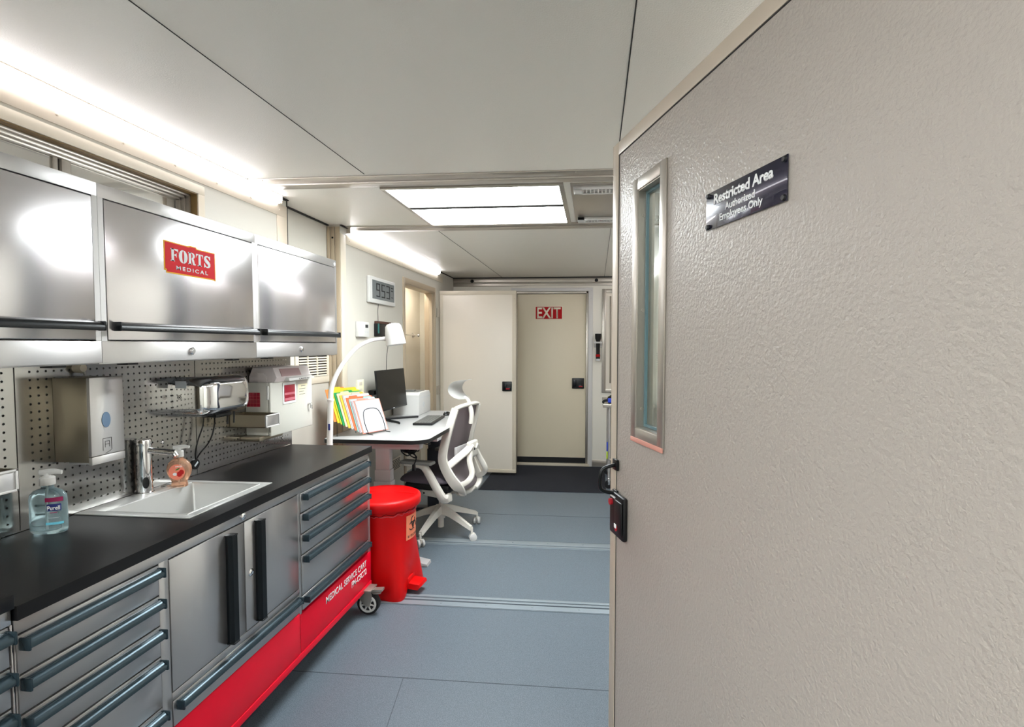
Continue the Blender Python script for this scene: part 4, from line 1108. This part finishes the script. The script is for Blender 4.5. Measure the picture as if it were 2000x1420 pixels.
for k, (nm, cx_, ex) in enumerate(cols):
    o = F0+PV*k+Vector((0, 0, .003))
    jit = random.uniform(-.006, .006)
    pos = 'frontmost' if k == 0 else ('rearmost' if k == len(cols)-1 else 'directly behind the %s one' % cols[k-1][0])
    t = thing('file_folder', '%s file folder%s, %s in the desk sorter' % (nm, ' with '+ex if ex else '', pos), 'folder', o+fw*.12, group='folders in the desk file sorter')
    m = MB(); hh = .235+random.uniform(-.008, .008)
    tb = .03+.05*(k % 3)
    m.prism([(jit, 0), (.235+jit, 0), (.235+jit, hh-.006), (.229+jit, hh), (tb+.075, hh), (tb+.07, hh+.011), (tb+.005, hh+.011), (tb, hh), (.004+jit, hh), (jit, hh-.006)], o, fw, fu, -fn*.003)
    ob('cover', m, mat('folder_%s' % nm.replace(' ', '_'), cx_, .6), t)
    if ex:
        m = MB(); m.prism([(.008+jit, .006), (.226+jit, .006), (.226+jit, hh-.004+.006*(k == 2)), (.008+jit, hh-.004)], o+fn*.0036, fw, fu, -fn*.0034)
        ob('paper_sheets', m, 'paper', t)

# ---- monitor
t = thing('monitor', 'thin black monitor on a v-shaped stand on the white desk', 'monitor', (-1.66, 4.24, dzt))
A_ = Vector((-1.672, 3.985, 0)); B_ = Vector((-1.640, 4.515, 0)); mu = (B_-A_).normalized(); mn = Vector((mu.y, -mu.x, 0)); mz = Vector((0, 0, 1))
rot = Matrix((mu, -mn, mz)).transposed(); tilt = rot @ Matrix.Rotation(math.radians(-5), 3, 'X')
cc = (A_+B_)/2+Vector((0, 0, 1.155)); Wd = (B_-A_).length
def mbx(dx, dy, dz, hx, hy, hz, bev=0):
    m = MB(); h = Vector((hx, hy, hz)); c = cc+tilt @ Vector((dx, dy, dz)); m.box(c-h, c+h, bev, rot=tilt); return m
ob('casing', mbx(0, 0, 0, Wd/2, .006, .162, .003), 'black', t)
ob('screen', mbx(0, -.0065, .004, Wd/2-.006, .0008, .153), 'screen', t)
ob('badge', mbx(0, -.007, -.154, .012, .001, .003), 'silver', t)
bc = Vector((cc.x, cc.y, dzt+.001))-mn*.07
m = MB(); m.prism([(-.03, 0), (.03, 0), (.022, .17), (-.022, .17)], bc, mu, mz, -mn*.012, .002); ob('stand_neck', m, 'dispsteel', t)
m = MB()
for sg in (-1, 1): m.tube([bc+mz*.008, bc+mn*.08+mu*.08*sg+mz*.010, bc+mn*.20+mu*.17*sg+mz*.010, bc+mn*.22+mu*.19*sg+mz*.008], (lambda q: .011-.003*q), 10, smooth=4, flat=.6)
ob('stand_foot', m, 'black', t)

# ---- printer
t = thing('printer', 'small white laser printer at the back of the desk beyond the monitor', 'printer', (-1.66, 4.73, dzt))
px0, px1, py0, py1 = -1.772, -1.535, 4.575, 4.905
m = MB(); m.prism([(py0, 0), (py1, 0), (py1, .165), (py1-.03, .198), (py0+.04, .198), (py0, .175)], (px0, 0, dzt+.001), (0, 1, 0), (0, 0, 1), (px1-px0, 0, 0), .006)
ob('printer_body', m, 'white', t)
ob('output_tray', B(((px0+.05, py0+.06, dzt+.197), (px1-.03, py1-.08, dzt+.203), .002), ((px0+.08, py0+.10, dzt+.2), (px1-.08, py0+.16, dzt+.215), .004)), 'key', t)
m = MB(); c = Vector((px1+.001, 4.70, dzt+.085)); m.tube([c+Vector((0, .014*math.cos(a_), .020*math.sin(a_))) for a_ in [2*PI*i/20 for i in range(20)]], .0015, 6, closed=True); ob('badge', m, 'labelgrey', t)
ob('seam_line', B(((px1, py0+.01, dzt+.150), (px1+.0012, py1-.01, dzt+.1525))), 'labelgrey', t)

# ---- keyboard, mouse
t = thing('keyboard', 'dark grey computer keyboard lying on the white desk', 'keyboard', (-1.33, 4.24, dzt), rotz=math.radians(4))
W = world(t)
def lm(m): m.bm.transform(W); return m
ob('keyboard_base', lm(MB().box((-.082, -.235, .001), (.072, .225, .018), .004)), 'black', t)
m = MB()
for r in range(6):
    for k in range(20):
        if r == 5 and 4 <= k <= 8: continue
        x = -.070+r*.0222; y = -.222+k*.0218
        m.box((x, y, .018), (x+.0165, y+.0165, .022))
m.box((.041, -.222+4*.0218, .018), (.0575, -.222+9*.0218-.004, .022))
ob('keys', lm(m), 'key', t)
t = thing('mouse', 'dark computer mouse beside the keyboard on the desk', 'mouse', (-1.30, 4.62, dzt))
m = MB(); m.lathe([(.0, 0), (.030, .0), (.033, .006), (.030, .018), (.020, .028), (.006, .032)], (-1.30, 4.62, dzt+.001), 24, sx=.95, sy=1.55); ob('mouse_body', m, 'black', t)
ob('scroll_wheel', MB().lathe([(.006, -.003), (.006, .003)], (-1.30, 4.59, dzt+.031), 12, 'x'), 'labelgrey', t)

# ---- wall clock, thermostat, holder, outlet
wx = -1.79
t = thing('digital_clock', 'white framed digital wall clock above the desk', 'clock', (wx, 4.36, 1.85))
ob('case', B(((wx+.0, 4.09, 1.852), (wx+.030, 4.632, 2.062), .008)), 'white', t)
ob('lcd_display', B(((wx+.0295, 4.135, 1.885), (wx+.0315, 4.595, 2.035))), 'lcd', t)
SEG = {'9': 'abcdfg', '5': 'acdfg', '3': 'abcdg'}
def seg(mb, ch, y, z, w_, h_, x):
    th = .010; H = h_/2
    d = {'a': ((y, z+h_-th), (y+w_, z+h_)), 'g': ((y, z+H-th/2), (y+w_, z+H+th/2)), 'd': ((y, z), (y+w_, z+th)),
         'f': ((y, z+H), (y+th*1.6, z+h_)), 'b': ((y+w_-th*1.6, z+H), (y+w_, z+h_)), 'c': ((y+w_-th*1.6, z), (y+w_, z+H)), 'e': ((y, z), (y+th*1.6, z+H))}
    for s_ in SEG[ch]:
        (a0, b0), (a1, b1) = d[s_]; mb.box((x, a0, b0), (x+.0008, a1, b1))
m = MB()
for i, ch in enumerate('953'): seg(m, ch, 4.21+i*.105, 1.905, .075, .11, wx+.0313)
m.box((wx+.0313, 4.522, 2.0), (wx+.0321, 4.575, 2.008)); m.box((wx+.0313, 4.522, 1.975), (wx+.0321, 4.57, 1.983)); m.box((wx+.0313, 4.53, 1.92), (wx+.0321, 4.57, 1.926))
ob('digits', m, 'lcdink', t)
t = thing('thermostat', 'small white wall thermostat between the column and the lamp head', 'thermostat', (wx, 3.98, 1.575))
ob('case', B(((wx, 3.885, 1.577), (wx+.028, 4.075, 1.692), .004)), 'white', t)
ob('lcd_display', B(((wx+.028, 4.0, 1.648), (wx+.0288, 4.05, 1.672))), 'lcdink', t)
m = B(((wx+.028, 4.0, 1.612), (wx+.0288, 4.012, 1.618)), ((wx+.028, 4.035, 1.612), (wx+.0288, 4.047, 1.618))); parts('button', m, 'labelgrey', t)
t = thing('wall_holder', 'black wall box with brown lid behind the lamp shade', 'holder', (wx, 4.37, 1.58))
ob('box', B(((wx, 4.225, 1.585), (wx+.03, 4.50, 1.690), .004)), 'black', t)
ob('lid', B(((wx, 4.235, 1.690), (wx+.034, 4.51, 1.710), .003)), mat('dark_brown', '4a2e24', .5), t)
ob('teal_edge', B(((wx+.030, 4.235, 1.61), (wx+.032, 4.26, 1.69))), mat('teal_plastic', '2b6b66', .4), t)
m = MB(); m.tube([(wx+.004, 4.32, 1.852), (wx+.004, 4.30, 1.80), (wx+.004, 4.305, 1.71)], .0018, 6, smooth=5)
tag(ob('clock_wire', m, 'lcdink'), 'thin wire running down the wall from the digital clock', 'cable')
m = MB(); m.tube([(wx+.004, 4.50, 1.585), (wx+.004, 4.515, 1.52), (wx+.004, 4.48, 1.42), (wx+.004, 4.47, 1.30), (wx+.004, 4.46, 1.12)], .0022, 6, smooth=5)
tag(ob('lamp_wire', m, 'lcdink'), 'thin dark wire hanging on the wall between the lamp head and monitor', 'cable')
t = thing('wall_outlet', 'cream wall outlet plate above the file folders', 'outlet', (wx, 3.97, 1.14))
ob('plate', B(((wx, 3.895, 1.135), (wx+.006, 4.01, 1.25), .002)), 'yellowpaper', t)
parts('socket', B(((wx+.006, 3.925, 1.205), (wx+.0068, 3.98, 1.232), .0003), ((wx+.006, 3.925, 1.155), (wx+.0068, 3.98, 1.182), .0003)), 'cream', t)
t = thing('power_adapter', 'black power adapter with cord on the wall above the folders', 'adapter', (wx, 4.1, 1.13))
ob('plug_body', B(((wx, 4.10, 1.118), (wx+.05, 4.26, 1.155), .005)), 'black', t)
ob('cord', MB().tube([(wx+.03, 4.25, 1.125), (wx+.04, 4.33, 1.10), (wx+.02, 4.42, 1.05)], .003, 6, smooth=5), 'black', t)
t = thing('floor_register', 'small grey louvred plate low on the wall under the desk', 'vent', (-1.79, 4.6, .4))
m = B(((-1.79, 4.45, .38), (-1.785, 4.80, .50), .001)); ob('plate', m, 'cream', t)
m = MB()
for k in range(7): m.box((-1.785, 4.48, .395+k*.0135), (-1.7845, 4.77, .401+k*.0135))
ob('slots', m, 'seam', t)

# ================================================================== OFFICE CHAIR  (local: +x forward, +y sitter's left)
CHX, CHY, CHR = -1.235, 4.20, math.radians(168)
t = thing('office_chair', 'white framed ergonomic office chair with grey mesh back, dark seat and headrest', 'chair', (CHX, CHY, 0), rotz=CHR)
CW = world(t)
def cm_(m): m.bm.transform(CW); return m
# star base
star = MB()
angs = [math.radians(a_)-CHR for a_ in (-101, -29, 43, 115, 187)]
star.lathe([(.036, .12), (.040, .16), (.038, .215), (.028, .225)], (0, 0, 0), 24)
for a_ in angs:
    u = Vector((math.cos(a_), math.sin(a_), 0)); v = Vector((-u.y, u.x, 0))
    secs = [(.02, .165, .225, .030), (.12, .150, .198, .026), (.22, .118, .158, .021), (.33, .082, .112, .017)]
    rings = []
    for (r_, zb, zt_, hw) in secs:
        c = u*r_
        rings.append([star.bm.verts.new(c+v*s_*w_+Vector((0, 0, z_))) for (s_, w_, z_) in ((-1, hw, zb), (1, hw, zb), (1, hw*.62, zt_), (-1, hw*.62, zt_))])
    for A1, B1 in zip(rings, rings[1:]):
        for k in range(4): star.bm.faces.new((A1[k], A1[(k+1) % 4], B1[(k+1) % 4], B1[k]))
    star.bm.faces.new(rings[0][::-1]); star.bm.faces.new(rings[-1])
ob('star_base', cm_(star), 'chairw', t, ang=30)
for a_ in angs:
    u = Vector((math.cos(a_), math.sin(a_), 0)); c = u*.335
    th = a_+.9; v = Vector((-math.sin(th), math.cos(th), 0)); w_ = Vector((math.cos(th), math.sin(th), 0))
    m = MB()
    c2_ = c+w_*.008
    for sg in (-1, 1):
        q = Vector((c2_.x, c2_.y, .029))+v*.019*sg
        m.tube([q-v*.009*sg, q+v*.006*sg, q+v*.009*sg], (lambda x_: .029 if x_ < .9 else .023), 22)
    cs = ob('caster', cm_(m), 'white', t)
    m = MB(); m.tube([Vector((c.x, c.y, .05)), Vector((c.x, c.y, .10))], .010, 10); m.box((c2_.x-.016, c2_.y-.011, .03), (c2_.x+.016, c2_.y+.011, .062), .006)
    ob('caster_stem', cm_(m), 'chairw', cs)
ob('gas_cylinder', cm_(MB().cyl((0, 0, .045), (0, 0, .17), .024, 24).cyl((0, 0, .2), (0, 0, .35), .016, 20)), 'chairw', t)
m = MB(); m.box((-.10, -.07, .335), (.12, .07, .385), .015); ob('tilt_mechanism', cm_(m), 'black', t)
m = MB()  # side plates with two bolts
for sg in (-1, 1):
    m.prism([(-.10, .30), (.06, .315), (.10, .32), (.118, .34), (.118, .37), (.10, .388), (.08, .385), (.04, .365), (-.10, .345)], (0, sg*.082, 0), (1, 0, 0), (0, 0, 1), (0, sg*.012, 0), .002)
parts('mechanism_arm', cm_(m), 'chairw', t)
m = MB()
for sg in (-1, 1):
    for zz in (.338, .37): m.tube([(.098, sg*.093, zz), (.098, sg*.097, zz)], .0075, 14)
parts('bolt', cm_(m), 'black', t)
# height paddle
ob('control_lever', cm_(MB().tube([(-.02, -.08, .30), (-.08, -.22, .285), (-.10, -.27, .28)], .011, 8, smooth=3, flat=.5)), 'deskframe', t)
# seat cushion : superellipse slab
def seat_fn(top):
    m = MB(); nr, ns = 8, 40; rings = []
    def P_(rho, th, s):
        ct, st = math.cos(th), math.sin(th); p = 2/3.4
        x = .245*math.copysign(abs(ct)**p, ct)*rho+.045; y = .245*math.copysign(abs(st)**p, st)*rho
        ed = (1-rho**4)
        z = .475
        if s > 0: z = .468+.050*ed**.5+.010*(abs(y)/.25)**2*ed-.025*max(0, (x-.15)/.14)**2
        else: z = .468-.035*ed**.5-.02*max(0, (x-.15)/.14)**2
        return Vector((x, y, z))
    tp = []; bt = []
    rhos = [.0, .3, .55, .75, .88, .95, .985, 1]
    for s, out in ((1, tp), (-1, bt)):
        for r_ in rhos[1:]:
            if s < 0 and r_ == 1: break
            out.append([m.bm.verts.new(P_(r_, 2*PI*k/ns, s)) for k in range(ns)])
    allr = tp+bt[::-1]
    for A1, B1 in zip(allr, allr[1:]):
        for k in range(ns): m.bm.faces.new((A1[k], A1[(k+1) % ns], B1[(k+1) % ns], B1[k]))
    m.bm.faces.new(allr[0][::-1]); m.bm.faces.new(allr[-1])
    return m
ob('seat', cm_(seat_fn(1)), 'seat', t, ang=60)
ob('seat_pan', cm_(MB().box((-.17, -.19, .385), (.22, .19, .440), .02)), 'black', t)
# back frame : two side rails + top + bottom, S-shaped
def rail(y, yb): return [(-.235, y*.93, 1.035), (-.205, y, .93), (-.165, y*1.02, .80), (-.140, y*1.05, .68), (-.150, y*1.02, .60), (-.200, y*.95, .50), (-.250, y*.80, .42), (-.245, yb, .365)]
m = MB()
def ribbon(mb, pts, w_, th, k=5):
    P_ = catmull([Vector(p) for p in pts], k); rings = []
    for i, p in enumerate(P_):
        a_ = P_[max(0, i-1)]; b_ = P_[min(len(P_)-1, i+1)]; tt = (b_-a_).normalized()
        side = Vector((0, 1, 0)); side = (side-tt*side.dot(tt)).normalized(); nrm = tt.cross(side)
        q = i/(len(P_)-1); ww = w_(q) if callable(w_) else w_; hh = th(q) if callable(th) else th
        ring = []
        for (sx_, sy_) in ((-1, -.6), (-.7, -1), (.7, -1), (1, -.6), (1, .6), (.7, 1), (-.7, 1), (-1, .6)):
            ring.append(mb.bm.verts.new(p+side*ww*sx_+nrm*hh*sy_))
        rings.append(ring)
    for A1, B1 in zip(rings, rings[1:]):
        for k_ in range(8): mb.bm.faces.new((A1[k_], A1[(k_+1) % 8], B1[(k_+1) % 8], B1[k_]))
    mb.bm.faces.new(rings[0][::-1]); mb.bm.faces.new(rings[-1])
for sg in (-1, 1): ribbon(m, rail(.215*sg, .10*sg), .013, (lambda q: .026+.020*q-.012*max(0, q-.8)*5))
m.tube([(-.235, .205, 1.035), (-.250, .12, 1.048), (-.258, 0, 1.052), (-.250, -.12, 1.048), (-.235, -.205, 1.035)], .016, 10, smooth=5, flat=1.2)
# lower yoke
m.tube([(-.245, .12, .372), (-.225, .05, .345), (-.16, .0, .335), (-.225, -.05, .345), (-.245, -.12, .372)], .022, 10, smooth=5)
# lumbar crossbar going back
ob('back_frame', cm_(m), 'chairw', t, ang=50)
m = MB()
for sg in (-1, 1):
    ribbon(m, [(-.165, .205*sg, .585), (-.225, .15*sg, .645), (-.275, .08*sg, .70), (-.285, .03*sg, .725)], .024, .026)
    ribbon(m, [(-.245, .17*sg, .44), (-.31, .15*sg, .475), (-.335, .12*sg, .53), (-.30, .09*sg, .62), (-.285, .05*sg, .69)], .014, .020)
m.box((-.300, -.075, .64), (-.262, .075, .765), .014)
m.tube([(-.255, 0, 1.05), (-.275, 0, .98), (-.27, 0, .90)], .018, 10, smooth=4, flat=1.4)
parts('back_support', cm_(m), 'chairw', t, ang=50)
ob('support_badge', cm_(MB().box((-.302, -.012, .69), (-.299, .012, .71), .001)), 'lcdink', t)
# mesh (thin surface between rails)
def mesh_fn(u_, v_):
    P_ = catmull([Vector(p) for p in rail(.205, .10)], 6); q = v_*(len(P_)-1)*.93; i = int(q); f_ = q-i; i2 = min(i+1, len(P_)-1)
    p = P_[i]*(1-f_)+P_[i2]*f_; y = p.y*(1-2*u_)
    return Vector((p.x-.014*(1-(2*u_-1)**2), y, p.z))
m = MB().grid(mesh_fn, 12, 30); bmesh.ops.solidify(m.bm, geom=m.bm.faces[:], thickness=.002)
ob('mesh_back', cm_(m), 'mesh', t, ang=60)
ob('lumbar_pad', cm_(MB().box((-.215, -.15, .64), (-.195, .15, .73), .009)), 'deskframe', t)
# headrest: C-shaped shell
hp_ = [(-.255, 1.245), (-.215, 1.238), (-.178, 1.215), (-.160, 1.18), (-.166, 1.145), (-.195, 1.115), (-.235, 1.095)]
def head_fn(u_, v_):
    P_ = catmull([Vector((a_, 0, b_)) for a_, b_ in hp_], 5); q = v_*(len(P_)-1); i = int(q); f_ = q-i; i2 = min(i+1, len(P_)-1)
    p = P_[i]*(1-f_)+P_[i2]*f_; yy = (2*u_-1); wy = .125*(1-.25*abs(2*v_-1)**3)
    return Vector((p.x+.035*yy*yy-.01, yy*wy, p.z))
m = MB().grid(head_fn, 14, 24); bmesh.ops.solidify(m.bm, geom=m.bm.faces[:], thickness=-.024)
ob('headrest', cm_(m), 'white', t, ang=60)
ob('headrest_stem', cm_(MB().tube([(-.215, 0, 1.105), (-.245, 0, 1.085), (-.262, 0, 1.045)], .013, 10, smooth=4, flat=1.6)), 'chairw', t)
# arms
for sg in (-1, 1):
    m = MB()
    ribbon(m, [(-.165, .16*sg, .345), (-.150, .235*sg, .35), (-.110, .262*sg, .43), (-.045, .268*sg, .54), (.0, .27*sg, .595), (.07, .27*sg, .607), (.15, .27*sg, .610)], (lambda q: .022+.008*q), (lambda q: .032-.016*q))
    am = ob('armrest', cm_(m), 'chairw', t, ang=50)
    ob('arm_pad', cm_(MB().box((-.085, sg*.27-.042, .610), (.185, sg*.27+.042, .637), .013, 3)), 'armpad', am)

# ================================================================== RED STEP-ON BIN
bxc, byc = -1.300, 3.185
t = thing('biohazard_bin', 'red plastic step-on biohazard waste bin at the far end of the cart', 'bin', (bxc, byc, 0))
m = MB(); n = 72; zs = [.0, .012, .03, .08, .14, .20, .27, .34, .42, .50, .54, .565]
front = math.radians(-6)
def rad(th, z):
    r = .178+.020*(z/.585)
    for off in (-40, 40):
        d_ = (th-front-math.radians(off)+PI) % (2*PI)-PI
        amp = .072*max(0, 1-(z/.36))**1.1
        r += amp*math.exp(-(d_/.32)**2)
    d_ = (th-front+PI) % (2*PI)-PI
    r -= .02*math.exp(-(d_/.22)**2)*max(0, 1-z/.2)
    if z < .03: r -= .010*(1-z/.03)
    return r
rings = [[m.bm.verts.new((bxc+rad(2*PI*k/n, z)*math.cos(2*PI*k/n), byc+rad(2*PI*k/n, z)*math.sin(2*PI*k/n), z)) for k in range(n)] for z in zs]
for A1, B1 in zip(rings, rings[1:]):
    for k in range(n): m.bm.faces.new((A1[k], A1[(k+1) % n], B1[(k+1) % n], B1[k]))
m.bm.faces.new(rings[0][::-1]); m.bm.faces.new(rings[-1])
ob('bin_body', m, 'binred', t, ang=60)
m = MB(); m.lathe([(.205, .538), (.222, .536), (.226, .542), (.226, .580), (.222, .589), (.205, .597), (.19, .595), (.03, .604)], (bxc, byc, 0), 64)
ob('lid', m, 'binred', t, ang=45)
m = MB(); m.tube([(bxc-.19, byc+.03, .600), (bxc+.19, byc+.02, .600)], .0025, 6); ob('lid_ridge', m, 'binred', t)
m = MB(); fu_ = Vector((math.cos(front), math.sin(front), 0)); fv_ = Vector((-fu_.y, fu_.x, 0)); c = Vector((bxc, byc, 0))
m.prism([(.15, .035), (.245, .03), (.262, .05), (.255, .066), (.15, .075)], c-fv_*.055, fu_, (0, 0, 1), fv_*.11, .004); m.box(c+fu_*.165-fv_*0+Vector((-.02, -.06, .045)), c+fu_*.165+Vector((.02, .06, .10)), .008)
ob('pedal', m, 'binred', t)
# crinkled bag edge below the lid
def bagring(zc, amp, seed):
    rnd = random.Random(seed); pts = []
    for k in range(90):
        a_ = 2*PI*k/90
        pts.append((bxc+(rad(a_, .52)+.0015)*math.cos(a_), byc+(rad(a_, .52)+.0015)*math.sin(a_), zc+rnd.uniform(-amp, amp)))
    return pts
ob('liner_fold', MB().tube(bagring(.515, .006, 1), .0022, 5, closed=True), mat('dark_red_film', '5c060a', .25), t)
ob('liner_fold', MB().tube(bagring(.505, .008, 2), .0018, 5, closed=True), mat('pale_red_film', 'c8606a', .2), t)
# biohazard label
def bpatch(a0, a1, z0, z1, off, mt, nm):
    mb = MB(); n_ = 10; rows = []
    for k in range(n_+1):
        th = math.radians(a0+(a1-a0)*k/n_)
        row = []
        for (zz, oo) in ((z0, off), (z1, off), (z1, off+.0008), (z0, off+.0008)):
            r_ = rad(th, zz)+oo; row.append(mb.bm.verts.new((bxc+r_*math.cos(th), byc+r_*math.sin(th), zz)))
        rows.append(row)
    for A1, B1 in zip(rows, rows[1:]):
        for q in range(4): mb.bm.faces.new((A1[q], A1[(q+1) % 4], B1[(q+1) % 4], B1[q]))
    mb.bm.faces.new(rows[0]); mb.bm.faces.new(rows[-1][::-1])
    return ob(nm, mb, mt, t)
bpatch(-26, 14, .335, .485, .0012, 'orange', 'warning_label')
def bpt(ad, z, off=.0026):
    th = math.radians(ad); r_ = rad(th, z)+off; return Vector((bxc+r_*math.cos(th), byc+r_*math.sin(th), z))
m = MB(); ac, zc = -6, .425
for k in range(3):
    a_ = PI/2+2*PI*k/3; cx_, cz_ = ac+math.cos(a_)*6.0, zc+math.sin(a_)*.021
    g0 = a_-.55; pts = [bpt(cx_+7.2*math.cos(g0+.0+q*(2*PI-1.1*0-.0-1.1)/18+.55+.0), cz_+.0245*math.sin(g0+q*(2*PI-1.1)/18+.55)) for q in range(19)]
    m.tube(pts, .0026, 6)
m.tube([bpt(ac+4.4*math.cos(q*PI/8), zc+.0145*math.sin(q*PI/8)) for q in range(16)], .0016, 6, closed=True)
ob('biohazard_symbol', m, 'black', t)
th0 = math.radians(-22); o_ = bpt(-21.5, .347, .0025); u_ = (bpt(10, .347)-bpt(-21.5, .347)).normalized()
# lettering wrapped letter by letter
for i, ch in enumerate('BIOHAZARD'):
    a_ = -21.5+i*3.75; p = bpt(a_, .347, .0022); q = bpt(a_+3, .347, .0022)
    text('lettering', ch, 'black', t, p, (q-p), (0, 0, 1), .0075 if ch != 'I' else .003, .016, bold=.02, thick=.0008)

# ================================================================== FLOOR MAT, FLASHLIGHT, TROLLEY
m = MB(); m.box((-1.21, 5.48, .001), (.125, 6.66, .006), .002)
for k in range(54): m.box((-1.195, 5.495+k*.0213, .006), (.112, 5.506+k*.0213, .010))
tag(ob('floor_mat', m, 'matrub', smooth=False), 'dark ribbed rubber mat on the floor in front of the exit door', 'mat')
t = thing('flashlight', 'black flashlight with red band clipped to the far wall beside the exit door', 'flashlight', (.035, YF, 1.33))
ob('barrel', MB().lathe([(.024, 1.34), (.026, 1.36), (.023, 1.40), (.023, 1.56), (.036, 1.60), (.038, 1.655), (.034, 1.66)], (.035, YF-.045, 0), 18), 'black', t)
ob('red_band', MB().lathe([(.0275, 1.375), (.0275, 1.405)], (.035, YF-.045, 0), 18), 'exitred', t)
ob('tail_cap', MB().lathe([(.029, 1.325), (.029, 1.350)], (.035, YF-.045, 0), 18), 'silver', t)
ob('wall_clip', B(((-.015, YF-.02, 1.49), (.085, YF, 1.565), .003), ((-.015, YF-.075, 1.53), (.010, YF-.01, 1.56), .002), ((.060, YF-.075, 1.53), (.085, YF-.01, 1.56), .002), ((-.015, YF-.080, 1.54), (.085, YF-.070, 1.56), .002)), 'white', t)
t = thing('wheeled_trolley', 'narrow steel trolley against the right wall half hidden by the open door', 'trolley', (.36, 6.0, 0))
ob('top_tray', B(((.085, 5.62, .868), (.62, 6.35, .905), .003)), 'alu', t)
for (xx, yy) in ((.155, 5.68), (.155, 6.30), (.60, 5.68), (.60, 6.30)):
    ob('post', MB().cyl((xx, yy, .11), (xx, yy, .87), .016, 14), 'steel', t)
    w_ = ob('caster', MB().tube([(xx, yy-.012, .045), (xx, yy+.012, .045)], .0445, 22), 'rubber', t)
    ob('caster_fork', MB().box((xx-.012, yy-.02, .04), (xx+.012, yy+.02, .115), .004), 'chrome', w_)
ob('shelf', B(((.15, 5.66, .30), (.62, 6.32, .32), .003)), 'alu', t)
t = thing('strap_bag', 'black and bright blue soft bag lying on the trolley top', 'bag', (.2, 5.72, .905))
ob('bag_body', MB().tube([(.075, 5.68, .935), (.13, 5.70, .945), (.20, 5.72, .965), (.30, 5.74, .96), (.38, 5.75, .945)], (lambda q: .022+.05*math.sin(PI*min(1, q*1.1+.05))), 16, smooth=4, flat=.9), 'rubber', t) if False else None
m = MB(); m.lathe([(.03, .906), (.10, .912), (.115, .935), (.10, .97), (.05, 1.0), (.01, 1.01)], (.24, 5.75, 0), 28, sx=1.0, sy=.8); ob('bag_body', m, 'rubber', t, ang=60)
ob('blue_panel', MB().box((.135, 5.640, .915), (.25, 5.665, .965), .01), 'blue', t)
ob('strap', MB().tube([(.085, 5.66, .915), (.10, 5.65, .935), (.14, 5.655, .94), (.17, 5.66, .93)], .014, 10, smooth=4, flat=.7), 'rubber', t)
t = thing('hanging_strap', 'blue and lime strap hanging on the trolley frame', 'strap', (.14, 5.665, .3))
ob('blue_section', MB().box((.128, 5.655, .40), (.140, 5.664, .50), .003), 'blue', t)
ob('lime_section', MB().box((.126, 5.653, .32), (.139, 5.663, .40), .003), 'lime', t)

# studs on the far header
for i, xx in enumerate((-1.543, .01)):
    m = MB().lathe([(.020, YF-.02), (.022, YF-.03), (.015, YF-.036)], (xx, 0, CZ-.045), 14, 'y'); m.cyl((xx, YF-.012, CZ-.02), (xx, YF-.012, CZ+.0), .005, 8)
    tag(ob('header_knob', m, 'rubber'), ('round black bolt head on the header above the open bathroom door', 'round black bolt head on the header right of the exit door')[i], 'bolt')
